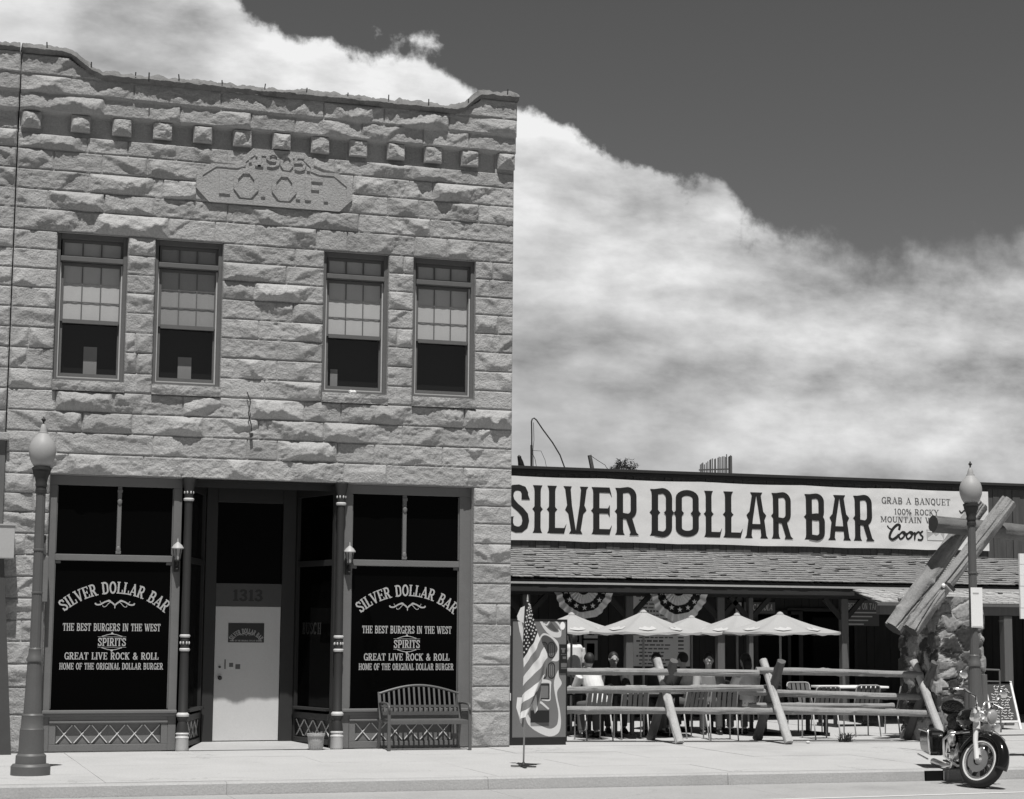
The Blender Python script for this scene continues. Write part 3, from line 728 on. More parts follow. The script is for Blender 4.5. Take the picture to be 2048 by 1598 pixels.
def shop_lettering(parent, Y, c, arcpx, lines):
    b = MB(); fn = wall_fn(Y)
    xL, zL = (lambda p: (p.x, p.z))(at(*arcpx[0], Y)); xM, zM = (lambda p: (p.x, p.z))(at(*arcpx[1], Y)); xR, zR = (lambda p: (p.x, p.z))(at(*arcpx[2], Y))
    w = (xR-xL)/2; s = zM-(zL+zR)/2; R = (w*w+s*s)/(2*s); cx = (xL+xR)/2; cz = zM-R; half = math.degrees(math.asin(w/R))
    text_arc(b, 'SILVER DOLLAR BAR', cx, cz, R, -half, half, .165, fn, .155, .085, .07)
    p = at(c, arcpx[1][1]+23, Y); flourish(b, cx, p.z, .27, fn)
    for s_, xa, xb, yb, yt in lines:
        a = at(xa, yb, Y); d = at(xb, yb, Y); t = at((xa+xb)/2, yt, Y); text(b, s_, a.x, d.x, (a.z+d.z)/2, t.z-(a.z+d.z)/2, fn, .15, .085, .06)
        if s_ == 'SPIRITS':
            mx, mz = (a.x+d.x)/2, (t.z+(a.z+d.z)/2)/2; hw = (d.x-a.x)/2; hh = (t.z-a.z)
            for sg in (-1, 1):
                for rr, ww in ((.80, .009),):
                    for j, q in enumerate(ribbon([(mx+hw*k/8*.9*rr, mz+sg*(hh*.70+hh*.34*(1-(k/8)**2)**1.3*rr)) for k in range(-8, 9)], ww)): b.prism(q, fn, .0001*j)
                b.prism([(mx-hw, mz+sg*hh*.66), (mx+hw, mz+sg*hh*.66), (mx+hw, mz+sg*hh*.62), (mx-hw, mz+sg*hh*.62)], fn, .0005)
                b.prism([(mx-.02, mz+sg*hh*1.05), (mx, mz+sg*hh*1.25), (mx+.02, mz+sg*hh*1.05), (mx, mz+sg*hh*.95)], fn, .0006)
    b.build('window_lettering', 'letter', parent)
def lattice_panel(parent, xa, xb, za, zb, n, P, name='bulkhead_panel', pm='frame'):
    """recessed panel with n crosses; P(u, d, z) places it (d = depth behind the rails)"""
    b = MB(); b.add([P(xa, .045, za), P(xb, .045, za), P(xb, .045, zb), P(xa, .045, zb)], [(0, 1, 2, 3)])
    o = b.build(name, pm, parent); l = MB(); w = (xb-xa)/n
    for i in range(n):
        x0, x1 = xa+w*(i+.06), xa+w*(i+.94); z0, z1 = za+.02, zb-.02
        for (p, q, dd) in (((x0, z0), (x1, z1), .030), ((x0, z1), (x1, z0), .036)):
            l.bar(P(p[0], dd, p[1]), P(q[0], dd, q[1]), .012, .012)
    l.build('lattice', 'lattice', o)
def display_window(parent, xa, xb, xm, side):
    """frame, mullion, transom lights, display pane, sill and bulkhead of one shop window; face at y = .13"""
    Y = .13; f = MB(); zt = 3.795
    f.box(xa[0], xa[1], Y, Y+.14, 0, zt-.13); f.box(xb[0], xb[1], Y, Y+.14, 0, zt-.13); f.box(xa[0], xb[1], Y-.004, Y+.14, zt-.13, zt)
    f.box(xa[1], xb[0], Y+.004, Y+.14, 2.615, 2.705); f.box(xm-.028, xm+.028, Y+.012, Y+.12, 2.705, zt-.13)
    fr = f.build('shop_window_frame', 'frame', parent, bevel=.006)
    tr = MB()                                          # turned ends of the mullion, bead around the lights
    for z in (2.78, 3.45): tr.ball((xm, Y+.01, z), (.034, .02, .05), 10, 7)
    for z in (2.74, 3.6): tr.box(xm-.036, xm+.036, Y-.002, Y+.02, z-.02, z+.02)
    for z0, z1 in ((.575, 2.6), (2.72, 3.65)):
        for x in (xa[1], xb[0]-.014): tr.box(x, x+.014, Y+.03, Y+.06, z0, z1)
    for x0, x1 in ((xa[1], xa[1]+.08), (xb[0]-.08, xb[0])): tr.box(x0, x1, Y+.025, Y+.05, 2.575, 2.614)
    tr.build('frame_bead', 'frame', fr, bevel=.004)
    s = MB(); s.box(xa[0]-.0, xb[1]+.0, Y-.07, Y+.10, .515, .56); s.box(xa[0]+.002, xb[1]-.002, Y-.03, Y+.0, .475, .515); s.build('window_ledge', 'frame', fr, bevel=.008)
    g = MB(); g.box(xa[1]-.01, xb[0]+.01, Y+.065, Y+.075, .56, 2.62); gp = g.build('display_pane', 'black_glass', fr)
    g = MB()
    for p, q in ((xa[1]-.01, xm-.02), (xm+.02, xb[0]+.01)): g.box(p, q, Y+.065, Y+.075, 2.70, zt-.12)
    g.build('transom_pane', 'black_glass', fr)
    k = MB(); k.box(xa[1], xb[0], Y-.012, Y+.02, .375, .475); k.box(xa[1], xb[0], Y-.012, Y+.02, .0, .095)
    k.box(xa[1], xa[1]+.09, Y-.012, Y+.02, .095, .375); k.box(xb[0]-.09, xb[0], Y-.012, Y+.02, .095, .375)
    k.box(xa[1], xb[0], Y-.03, Y-.012, .385, .412); k.build('bulkhead_rail', 'frame', fr, bevel=.005)
    lattice_panel(fr, xa[1]+.09, xb[0]-.09, .095, .375, 6, lambda u, d, z: (u, Y+d, z))
    return fr, gp
def iron_column(parent, x):
    y = .03; c = MB()
    c.lathe([(.085, .26), (.078, .34), (.062, .40), (.085, .46), (.078, .50), (.066, .52), (.060, 1.40), (.062, 1.58), (.058, 1.60), (.056, 3.40), (.060, 3.52), (.07, 3.64), (.09, 3.72), (.10, 3.795)], (x, y, 0), 20)
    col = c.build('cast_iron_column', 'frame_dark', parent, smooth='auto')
    w = MB()
    w.lathe([(.085, .0), (.092, .02), (.088, .16), (.096, .18), (.085, .20), (.08, .215), (.094, .235), (.08, .25), (.075, .262)], (x, y, 0), 20)
    w.build('column_base', 'white_paint', col, smooth='auto')
    for z in (1.395, 1.585, 3.50): w = MB(); w.lathe([(.060, z-.022), (.074, z-.010), (.076, z+.008), (.060, z+.022)], (x, y, 0), 20); w.build('column_ring', 'white_paint', col, smooth='auto')
    w = MB(); w.lathe([(.070, .455), (.088, .475), (.090, .50), (.066, .525)], (x, y, 0), 20)
    w.build('column_ring', 'white_paint', col, smooth='auto')
    for z in (1.49, 3.60):
        d = MB()
        for k in range(8):
            q = k*math.pi/4+.3; d.ball((x+.062*math.cos(q), y+.062*math.sin(q), z), (.014, .014, .022), 8, 6)
        d.build('column_boss', 'white_paint', col)
def entry(parent):
    """splayed recess between the columns: ceiling, floor, sidelights, door case with number board, door"""
    YB = 1.30; zt = 3.79
    s = MB(); s.add([(-4.88, .02, zt-.002), (-2.52, .02, zt-.002), (-2.52, YB+.3, zt-.002), (-4.88, YB+.3, zt-.002)], [(0, 1, 2, 3)])
    s.add([(-4.88, .34, zt), (-2.52, .34, zt), (-2.52, .34, zt+.1), (-4.88, .34, zt+.1)], [(0, 1, 2, 3)])
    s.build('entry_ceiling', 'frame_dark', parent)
    fl = MB(); fl.add([(-4.74, .0, .004), (-2.66, .0, .004), (-3.02, YB+.05, .045), (-4.33, YB+.05, .045)], [(0, 1, 2, 3)]); fl.build('entry_floor', 'kerb', parent)
    b = MB(); x0, x1 = -4.172, -3.188
    b.box(-4.34, x0, YB-.03, YB+.12, .0, zt-.01); b.box(x1, -2.99, YB-.03, YB+.12, 0, zt-.01)
    b.box(x0, x1, YB-.03, YB+.12, 3.56, zt-.01); b.box(x0, x1, YB+.08, YB+.12, 0, .05)
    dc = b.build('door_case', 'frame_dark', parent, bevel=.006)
    hb = MB(); hb.box(x0, x1, YB-.02, YB+.12, 2.025, 2.36); hb.build('number_board', 'header', dc, bevel=.004)
    g = MB(); g.box(x0-.01, x1+.01, YB+.05, YB+.06, 2.35, 3.57); g.build('transom_pane', 'black_glass', dc)
    t = MB(); text(t, '1313', -3.93, -3.47, 2.10, .17, wall_fn(YB-.022), .20, .12, .08, thick=-.004); t.build('house_number', 'black', dc)
    d = MB(); d.box(x0+.006, x1-.006, YB+.0, YB+.045, .055, 2.020); do = d.build('door', 'door', parent, bevel=.004)
    h = MB(); h.lathe([(.018, 0), (.018, -.03), (.030, -.045), (.032, -.06), (.02, -.075)], (x0+.085, YB, .97), 14, 'y'); h.lathe([(.018, 0), (.018, -.012)], (x0+.085, YB, 1.13), 12, 'y')
    h.build('door_knob', 'dark_metal', do, smooth='auto')
    n = MB(); n.box(x0+.20, x0+.31, YB-.003, YB, 1.09, 1.22); n.build('door_sticker', 'sign_grey', do)
    n = MB(); n.box(x0+.155, x0+.175, YB-.004, YB, 1.10, 1.24); n.box(x0+.225, x0+.285, YB-.006, YB-.003, 1.13, 1.19); n.box(x0+.32, x0+.39, YB-.003, YB-.0002, 1.10, 1.17); n.build('door_latch_plate', 'sash', do)
    p = MB(); p.box(x0+.20, x0+.735, YB-.006, YB, 1.49, 1.775); pq = p.build('door_plaque', 'black', do)
    l = MB(); fn = wall_fn(YB-.0065); text_arc(l, 'SILVER DOLLAR BAR', x0+.468, 1.38, .245, -57, 57, .07, fn, .17, .1, .06)
    text(l, 'HOME OF THE ORIGINAL DOLLAR BURGER', x0+.225, x0+.71, 1.505, .022, fn, .17, .1, .05); flourish(l, x0+.468, 1.60, .10, fn)
    l.build('plaque_lettering', 'letter', pq)
    # splayed sidelights with ledge, lattice bulkhead and dark panes
    for sg, A, B in ((1, (-4.74, .16), (-4.34, YB)), (-1, (-2.65, .16), (-2.99, YB))):
        A = Vector((A[0], A[1], 0)); B = Vector((B[0], B[1], 0)); D = B-A; Ln = D.length; D.normalize(); Nn = Vector((D.y, -D.x, 0))*sg   # Nn: into the recess
        P = lambda u, d, z, A=A, D=D, Nn=Nn: tuple(A+D*u-Nn*d+Vector((0, 0, z)))
        def slab(mb, u0, u1, d0, d1, z0, z1):
            vs = [P(u, d, z) for z in (z0, z1) for d in (d0, d1) for u in (u0, u1)]
            mb.add(vs, [(0, 1, 3, 2), (4, 6, 7, 5), (0, 4, 5, 1), (2, 3, 7, 6), (0, 2, 6, 4), (1, 5, 7, 3)])
        f = MB(); slab(f, 0, .07, 0, .1, 0, zt-.01); slab(f, Ln-.07, Ln, 0, .1, .045, zt-.01); slab(f, .07, Ln-.07, .004, .1, 2.615, 2.70); slab(f, .07, Ln-.07, 0, .1, zt-.14, zt-.01)
        slab(f, .07, Ln-.07, -.05, .1, .52, .56); slab(f, .07, Ln-.07, -.01, .04, .39, .48); slab(f, .07, Ln-.07, -.01, .04, .04, .115)
        sf = f.build('sidelight_frame', 'frame_dark', parent, bevel=.005)
        g = MB(); slab(g, .06, Ln-.06, .05, .06, .55, 2.62); slab(g, .06, Ln-.06, .05, .06, 2.69, zt-.13); gp = g.build('sidelight_pane', 'black_glass', sf)
        lattice_panel(sf, .07, Ln-.07, .115, .39, 4, lambda u, d, z, P=P: P(u, d, z), pm='frame_dark')
        if sg < 0:
            q = MB(); fn = lambda u, v, d, P=P, Ln=Ln: P(Ln-u, .048-d, v); text(q, 'BUSC', .18, .62, 1.62, .17, fn, .18, .1, .06); text(q, 'H', .64, .76, 1.62, .17, fn, .18, .1, .06); q.build('faded_sign', 'letter_dim', gp)
def build_stone_building():
    o = thing('stone_building', 'two-storey rock-faced stone building with four sash windows above a dark shopfront', 'building', (-3.66, 0, 0))
    ops = [(a, b, 4.972, 7.215) for a, b in WIN]+[(-6.72, -.588, 0, 3.797)]
    stone_wall('stone_wall', -7.33, 0, COURSES, ops, TOP, o, 11,
               offs=[(8.905, 9.16, .09), (9.16, 9.411, .125), (9.411, 9.8, .14)], plain=(8.6, 8.91), flat=[(-4.83, -2.53, 7.79, 8.38), (-4.16, -3.12, 8.36, 8.65)])
    rng = np.random.default_rng(8)
    for i in range(13):                               # row of square stone blocks under the belt course
        xa = -7.195+i*.5765; w, zb, zt = .272, 8.660, 8.903
        if i == 0: xa = -7.30
        if i == 12: w = .275
        den = MB(); n = 18; us = np.linspace(0, w, n); vs_ = np.linspace(0, zt-zb, n); U, V = np.meshgrid(us, vs_)
        h = block(U, V, w, zt-zb, rng, .80)+.055; k = len(den.v)
        for j in range(n):
            for q in range(n): den.v.append((xa+us[q], -h[j, q], zb+vs_[j]))
        for j in range(n-1):
            for q in range(n-1): den.f.append((k+j*n+q, k+j*n+q+1, k+j*n+n+q+1, k+j*n+n+q))
        k2 = len(den.v)
        loop = [k+q for q in range(n)]+[k+q*n+n-1 for q in range(1, n)]+[k+(n-1)*n+q for q in range(n-2, -1, -1)]+[k+q*n for q in range(n-2, 0, -1)]
        for t in loop: den.v.append((den.v[t][0], .03, den.v[t][2]))
        for t in range(len(loop)): t2 = (t+1) % len(loop); den.f.append((loop[t2], loop[t], k2+t, k2+t2))
        den.build('dentil_block', 'stone', o)
    sd = MB(); sd.box(-.30, -.002, .012, 14, -.1, 9.69); sd.box(-7.325, -7.03, .012, 14, -.1, 9.69); sd.box(-7.03, -.30, 13.7, 14, -.1, 9.0); sd.build('side_wall', 'stone', o)
    rf = MB(); rf.box(-7.03, -.30, .31, 13.7, 8.9, 9.0); rf.build('roof', 'trim_dark', o)
    fl = MB(); fl.box(-7.03, -.30, .31, 13.7, 4.3, 4.5); fl.box(-7.03, -.30, 1.7, 1.75, .0, 4.3); fl.box(-7.03, -.3, .5, .55, 4.5, 8.9); fl.build('inner_structure', 'interior', o)
    coping(o); date_stone(o)
    cur = [[(.45, .64, .6)], [(.42, .62, .5)], [(.06, .16, .62), (.20, .31, .42)], None]
    for i, (a, b) in enumerate(WIN): upper_window(o, a, b, i, cur[i]); sill(o, a, b, i)
    lf, lp = display_window(o, (-6.718, -6.605), (-4.99, -4.875), -5.745, -1); rf_, rp = display_window(o, (-2.515, -2.395), (-.765, -.590), -1.605, 1)
    shop_lettering(lp, .193, 227, [(129, 1222), (228, 1187), (328, 1227)], [('THE BEST BURGERS IN THE WEST', 125, 321, 1262, 1247), ('SPIRITS', 195, 252, 1292, 1276), ('GREAT LIVE ROCK & ROLL', 128, 317, 1319, 1305), ('HOME OF THE ORIGINAL DOLLAR BURGER', 118, 326, 1339, 1326)])
    shop_lettering(rp, .193, 814, [(722, 1226), (814, 1192), (906, 1229)], [('THE BEST BURGERS IN THE WEST', 724, 903, 1267, 1252), ('SPIRITS', 787, 840, 1296, 1280), ('GREAT LIVE ROCK & ROLL', 727, 899, 1321, 1307), ('HOME OF THE ORIGINAL DOLLAR BURGER', 717, 907, 1340, 1327)])
    iron_column(o, -4.797); iron_column(o, -2.593); entry(o)
    # flat dark lining above the recess and behind the frames
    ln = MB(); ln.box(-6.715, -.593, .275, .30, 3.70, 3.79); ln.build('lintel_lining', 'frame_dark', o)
    w = MB(); p = [(-4.02, -.05, 5.06), (-3.97, -.07, 4.92), (-4.0, -.08, 4.75), (-3.96, -.09, 4.6), (-3.95, -.08, 4.5)]; w.tube(p, .008, 6); w.box(-3.965, -3.925, -.09, -.02, 4.42, 4.47); w.build('wall_cable', 'dark_metal', o)
build_stone_building()

def build_neighbor():
    o = thing('neighbour_building', 'edge of the next stone building, left of the lamp, with a dark shopfront', 'building', (-11, 0, 0))
    cs = [4.35, 4.66, 4.97, 5.257, 5.549, 5.838, 6.12, 6.403, 6.673, 6.947, 7.215, 7.527, 7.804, 8.089, 8.376, 8.64, 8.905, 9.16, 9.411, 9.72]
    stone_wall('stone_wall', -13, -7.345, cs, [], [(-20, 9.70), (0, 9.70)], o, 23, offs=[(8.905, 9.16, .10), (9.16, 9.411, .145), (9.411, 9.8, .16)])
    b = MB(); b.box(-13, -7.345, .03, 12, 4.3, 9.7); b.build('upper_storey', 'stone', o)
    coping(o, -13, -7.34)
    c = MB(); c.box(-13, -7.30, -.12, .2, 4.24, 4.345); c.build('ledge', 'stone_smooth', o, bevel=.01)
    f = MB(); f.box(-13, -7.36, .28, .4, 0, 4.24); f.box(-7.42, -7.335, -.03, .28, 2.99, 4.24); f.box(-13, -7.42, .05, .28, 3.0, 3.1); f.build('shopfront', 'sash', o)
    f = MB(); A_ = at(8, 1114, -.34); B_ = at(23, 1490, -.34); f.prism([(-8.2, 0), (B_.x, 0), (A_.x, A_.z), (-8.2, A_.z)], lambda u, v, d: (u, d, v), -.34, -.04); f.box(-13, -7.62, .1, .28, 0, 2.6); f.build('shadow_slab_and_door', 'neighbor_dark', o)  # added dark slab stands in for a sloping shadow, with a plain door panel
    f = MB(); f.box(-13, -7.42, .2, .24, 3.1, 4.2); f.build('pane', 'black_glass', o)
build_neighbor()

# ================================================================== BAR BUILDING
WY = 8.6
def boards(mb, x0, x1, z0, z1, y, w, rng):
    x = x0
    while x < x1-.01:
        l = min(w*rng.uniform(.8, 1.2), x1-x); mb.box(x+.004, x+l-.004, y-rng.uniform(.012, .034), y+.05, z0+rng.uniform(-.01, .01), z1); x += l
    mb.box(x0, x1, y, y+.06, z0, z1)
def build_bar():
    rng = random.Random(12)
    o = thing('bar_building', 'low timber bar with shingled porch roof and dark plank walls behind the patio', 'building', (8, WY, 0))
    b = MB(); boards(b, .25, 21, 3.15, 4.80, WY, .17, rng); b.build('parapet_siding', 'siding', o)
    b = MB(); b.box(.25, 21, WY+.08, WY+.3, 3.0, 4.80); b.build('parapet_backing', 'trim_dark', o)
    b = MB(); b.box(.2, 21.05, WY-.10, WY+.36, 4.80, 4.865); b.box(.2, 21.05, WY-.13, WY+.36, 4.867, 4.93); b.build('parapet_cap', 'trim_dark', o, bevel=.008)
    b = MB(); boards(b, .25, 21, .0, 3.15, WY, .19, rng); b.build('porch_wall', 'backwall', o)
    b = MB(); b.box(.25, .45, WY+.3, WY+12, 0, 4.6); b.box(20.8, 21, WY+.3, WY+12, 0, 4.6); b.box(.45, 20.8, WY+11.8, WY+12, 0, 4.6); b.box(.45, 20.8, WY+.3, WY+11.8, 4.0, 4.1); b.build('side_wall', 'siding', o)
    # shingled porch roof, every shingle a wedge
    y0, z0, y1, z1 = 6.02, 2.645, WY-.02, 3.30; L = math.hypot(y1-y0, z1-z0); dy, dz = (y1-y0)/L, (z1-z0)/L; nrm = Vector((0, -dz, dy))
    s = MB(); rows = 14; step = L/rows
    for r in range(rows):
        x = .2+rng.uniform(-.1, 0)
        while x < 20.9:
            w = rng.uniform(.09, .20); t = rng.uniform(.010, .018); a = r*step-rng.uniform(.0, .008); c = min((r+1.5)*step, L); lift = rng.uniform(.024, .032) if rng.random() < .93 else .045
            P = lambda u, h: (y0+dy*u+nrm.y*h, z0+dz*u+nrm.z*h)
            (ya, za), (yb, zb), (yc, zc), (yd, zd) = P(a, lift), P(a, t+lift), P(c, .012), P(c, .002)
            xa, xb = x+.003, x+w-.003; sk = rng.uniform(-.01, .01)
            s.add([(xa, ya, za), (xb, ya, za), (xb+sk, yb, zb), (xa+sk, yb, zb), (xa, yc, zc), (xb, yc, zc), (xa, yd, zd), (xb, yd, zd)], [(0, 1, 2, 3), (3, 2, 5, 4), (0, 3, 4, 6), (1, 7, 5, 2), (0, 6, 7, 1)]); x += w
    rf = s.build('porch_roof', 'shingle', o)
    d = MB(); d.add([(.2, y0+.03, z0-.012), (20.9, y0+.03, z0-.012), (20.9, y1, z1-.02), (.2, y1, z1-.02), (.2, y0+.03, z0-.05), (20.9, y0+.03, z0-.05), (20.9, y1, z1-.08), (.2, y1, z1-.08)], [(0, 1, 2, 3), (7, 6, 5, 4), (0, 4, 5, 1)]); d.build('roof_deck', 'trim_dark', rf)
    g = MB(); g.box(.2, 20.9, y0-.03, y0-.005, 2.548, 2.585); g.build('eave_strip', 'gutter', o)
    g = MB(); g.box(.2, 20.9, y0+.065, y0+.12, 2.40, 2.63); g.box(.2, 20.9, 6.42, 6.58, 2.36, 2.52); g.build('porch_beam', 'trim_dark', o)
    for px in (1050, 1257, 1440, 1500, 1688):
        x = at(px, 1300, 6.5).x; w = .075 if px != 1500 else .045
        p = MB(); p.box(x-w, x+w, 6.43, 6.57, -.02, 2.36); po = p.build('porch_post', 'post', o, bevel=.012)
        k = MB(); k.bar((x-.05, 6.5, 1.98), (x-.42, 6.5, 2.36), .07, .09); k.build('brace', 'trim_dark', po); k = MB(); k.bar((x+.05, 6.5, 1.98), (x+.42, 6.5, 2.36), .07, .09); k.build('brace', 'trim_dark', po)
    # window at the left, door in the middle of the back wall
    def frame(x0, x1, z0, z1, w, y, nm, m, pane):
        f = MB(); f.box(x0, x0+w, y-.05, y, z0, z1); f.box(x1-w, x1, y-.05, y, z0, z1); f.box(x0+w, x1-w, y-.05, y, z0, z0+w); f.box(x0+w, x1-w, y-.05, y, z1-w, z1)
        fo = f.build(nm, m, o); p = MB(); p.box(x0+w, x1-w, y-.02, y-.01, z0+w, z1-w); p.build('pane', pane, fo); return fo
    a = at(1138, 1267, WY); c = at(1192, 1310, WY); xm = at(1160, 1290, WY).x
    frame(a.x, xm, c.z+.2, a.z+.2, .05, WY-.04, 'window', 'sash', 'black_glass'); frame(xm+.05, c.x, (a.z+c.z)/2+.12, a.z+.2, .06, WY-.04, 'window', 'sash_light', 'black_glass'); frame(xm+.05, c.x, c.z-.1, (a.z+c.z)/2+.08, .06, WY-.04, 'window', 'curtain', 'black_glass')
    a = at(1505, 1290, WY); frame(a.x, a.x+1.1, .05, 2.15, .09, WY-.04, 'door', 'trim_dark', 'black_glass')
    a = at(1572, 1290, WY); frame(a.x, a.x+1.6, .05, 2.2, .07, WY-.04, 'door', 'trim_dark', 'black_glass')
    # lower canopy over the entrance, pale shakes
    y0, y1 = 4.3, 6.1; zc = at(1960, 1207, 4.3).z; zr = at(1960, 1182, 6.1).z; xl = at(1755, 1190, 4.3).x
    c = MB(); Lc = math.hypot(y1-y0, zr-zc); r_ = 8
    for r in range(r_):
        x = xl+rng.uniform(0, .12)+ (.9*r/r_ if True else 0)*.5
        while x < 20:
            w = rng.uniform(.10, .2); ya = y0+(y1-y0)*r/r_; yb = y0+(y1-y0)*min(r_, r+1.7)/r_; za = zc+(zr-zc)*r/r_; zb = zc+(zr-zc)*min(r_, r+1.7)/r_; t = rng.uniform(.02, .05)
            c.add([(x, ya, za), (x+w-.006, ya, za), (x+w-.006, ya, za+t), (x, ya, za+t), (x, yb, zb+.012), (x+w-.006, yb, zb+.012)], [(0, 1, 2, 3), (3, 2, 5, 4), (0, 3, 4), (1, 5, 2)]); x += w
    co = c.build('entrance_canopy', 'shingle_light', o)
    d = MB(); d.add([(xl, y0, zc-.01), (20, y0, zc-.01), (20, y1, zr-.01), (xl+.5, y1, zr-.01), (xl, y0, zc-.06), (20, y0, zc-.06), (20, y1, zr-.06), (xl+.5, y1, zr-.06)], [(0, 1, 2, 3), (7, 6, 5, 4), (0, 4, 5, 1), (3, 7, 4, 0)]); d.box(xl+.1, 20, y0+.1, y0+.24, zc-.22, zc-.06); d.build('canopy_beam', 'post', co)
    x = at(2013, 1300, y0+.17).x; p = MB(); p.box(x-.09, x+.09, y0+.09, y0+.26, 0, zc-.225); p.build('canopy_post', 'post', co, bevel=.012)
build_bar()

# ------------------------------------------------------------------ banner
def build_banner():
    Y = WY-.06; tl = at(1012, 949.6, Y); br = at(1978, 1102, Y); zt, zb = 4.735, 3.455; x0, x1 = 2.55, br.x
    o = thing('banner', 'long white vinyl banner with big black western lettering across the timber parapet', 'banner', ((x0+x1)/2, Y, zb))
    n, m = 260, 26; rng = np.random.default_rng(2)
    def yoff(u, v):                                   # slack cloth: shallow wrinkles, more towards the right end and the hems
        u = np.asarray(u, float); v = np.asarray(v, float)
        a = np.clip((u-x0)/(x1-x0), 0, 1); e = np.clip((v-zb)/(zt-zb), 0, 1)
        return Y-.012-(.020*(fbm(u*1.5+v*2.2, v*3-u*.4, 4, 3)-.5)*(.4+1.2*a)+.012*(fbm(u*2.2-v*6, v*2+u, 9, 3)-.5)*(.3+a))
    xs = np.linspace(x0, x1, n); b = MB()
    for j in range(m):
        e = j/(m-1); sag_t = -.018*np.abs(np.sin((xs-x0)*math.pi/2.2)); sag_b = .012*np.abs(np.sin((xs-x0)*math.pi/1.9))
        z = (zb+sag_b)*(1-e)+(zt+sag_t)*e; y = yoff(xs, z)
        for i in range(n): b.v.append((xs[i], y[i], z[i]))
    for j in range(m-1):
        for i in range(n-1): b.f.append((j*n+i, j*n+i+1, (j+1)*n+i+1, (j+1)*n+i))
    b.build('cloth', 'banner', o, smooth=True)
    l = MB(); fn = lambda u, v, d: (u, float(yoff(u, v))-.004-d, v)
    zt_, zb_ = 4.555, 3.612; H = zt_-zb_
    def place(polys, px0, px1, wu):
        a = at(px0, 1030, Y).x; c = at(px1, 1030, Y).x; k = (c-a)/wu
        for j, poly in enumerate(polys):
            # subdivide long edges so the print follows the cloth
            l.prism([(a+u*k, zb_+v*H) for u, v in poly], fn, .0003*j)
    def fstem(x, sl=True, sr=True):
        L = [(-.097, 0), (-.072, .05), (-.063, .12), (-.063, .44)]+([(-.080, .47), (-.107, .5), (-.080, .53)] if sl else [])+[(-.063, .56), (-.063, .88), (-.072, .95), (-.097, 1)]
        Rr = [(.097, 1), (.072, .95), (.063, .88), (.063, .56)]+([(.080, .53), (.107, .5), (.080, .47)] if sr else [])+[(.063, .44), (.063, .12), (.072, .05), (.097, 0)]
        pts = [(x+u, v) for u, v in L+Rr]
        out = []; nl = len(L)                           # split into quads across
        zs = sorted(set([v for _, v in pts]))
        def ed(side, z):
            P = sorted([(v, u) for u, v in side]); return float(np.interp(z, [p[0] for p in P], [p[1] for p in P]))
        for za, zc in zip(zs[:-1], zs[1:]): out.append([(x+ed(L, za), za), (x+ed(Rr, za), za), (x+ed(Rr, zc), zc), (x+ed(L, zc), zc)])
        return out
    def spur(x, s): return [[(x, .44), (x+s*.018, .47), (x+s*.045, .5), (x, .5)], [(x, .5), (x+s*.045, .5), (x+s*.018, .53), (x, .56)]]
    foot = [[(.06, 0), (.34, 0), (.345, .115), (.06, .115)], [(.30, .0), (.345, .0), (.392, .21), (.345, .115)]]
    topa = [[(u, 1-v) for u, v in q] for q in foot]
    gl = {}
    gl['I'] = (.2, fstem(.1)); gl['L'] = (.38, fstem(.1)+foot)
    gl['E'] = (.42, fstem(.1, True, False)+[[(u*1.06, v) for u, v in q] for q in foot+topa]+[[(.1, .445), (.33, .445), (.33, .555), (.1, .555)], [(.33, .445), (.37, .37), (.37, .63), (.33, .555)]])
    rr = lambda x0_, x1_, y0_, y1_, r: [(x0_, y1_)]+arc(x1_-r, y1_-r, r, r*1.2, 90, 0, 6)+arc(x1_-r, y0_+r, r, r*1.2, 0, -90, 6)+[(x0_, y0_)]
    gl['D'] = (.45, fstem(.1)+ribbon(rr(.1, .375, .06, .94, .13), .122)+spur(.435, 1)+spur(.318, -1))
    gl['R'] = (.49, fstem(.1, True, False)+ribbon(rr(.1, .375, .42, .94, .12), .120)+[[(.20, .43), (.325, .43), (.43, .06), (.315, .06)], [(.315, .06), (.43, .06), (.485, 0), (.285, 0)]])
    ring = [(.06+.01, .5)]
    og = arc(.235, .82, .172, .12, 180, 0, 10)+arc(.235, .18, .172, .12, 0, -180, 10)
    gl['O'] = (.47, ribbon(og, .125, True)+spur(.468, 1)+spur(.002, -1)+spur(.345, -1)+spur(.125, 1))
    gl['B'] = (.43, fstem(.1, True, False)+ribbon(rr(.1, .355, .50, .94, .11), .115)+ribbon(rr(.1, .365, .06, .50, .11), .118))
    leg = lambda m: [[(m(u), v) for u, v in q] for q in ([(0, 0), (.165, 0), (.145, .06), (.035, .06)], [(.035, .06), (.145, .06), (.170, .40), (.075, .40)], [(.075, .40), (.170, .40), (.185, .5), (.035, .5)], [(.035, .5), (.185, .5), (.196, .58), (.098, .58)], [(.098, .58), (.196, .58), (.245, .93), (.150, .93)], [(.150, .93), (.245, .93), (.245, 1), (.115, 1)])]
    A = leg(lambda u: u)+leg(lambda u: .49-u)
    gl['A'] = (.49, A+[[(.13, .20), (.36, .20), (.35, .31), (.14, .31)]])
    gl['V'] = (.50, [[(u*1.02, 1-v) for u, v in q] for q in A])
    sp = [(.355, .70), (.355, .83), (.32, .91), (.24, .94), (.15, .93), (.09, .86), (.075, .76), (.10, .66), (.18, .56), (.28, .47), (.355, .37), (.375, .25), (.35, .13), (.28, .065), (.20, .06), (.11, .10), (.075, .19), (.075, .31)]
    gl['S'] = (.44, ribbon(sp, .125)+[[(.28, .69), (.45, .69), (.42, .78), (.40, .80)], [(.0, .33), (.16, .33), (.03, .22), (.02, .24)]])
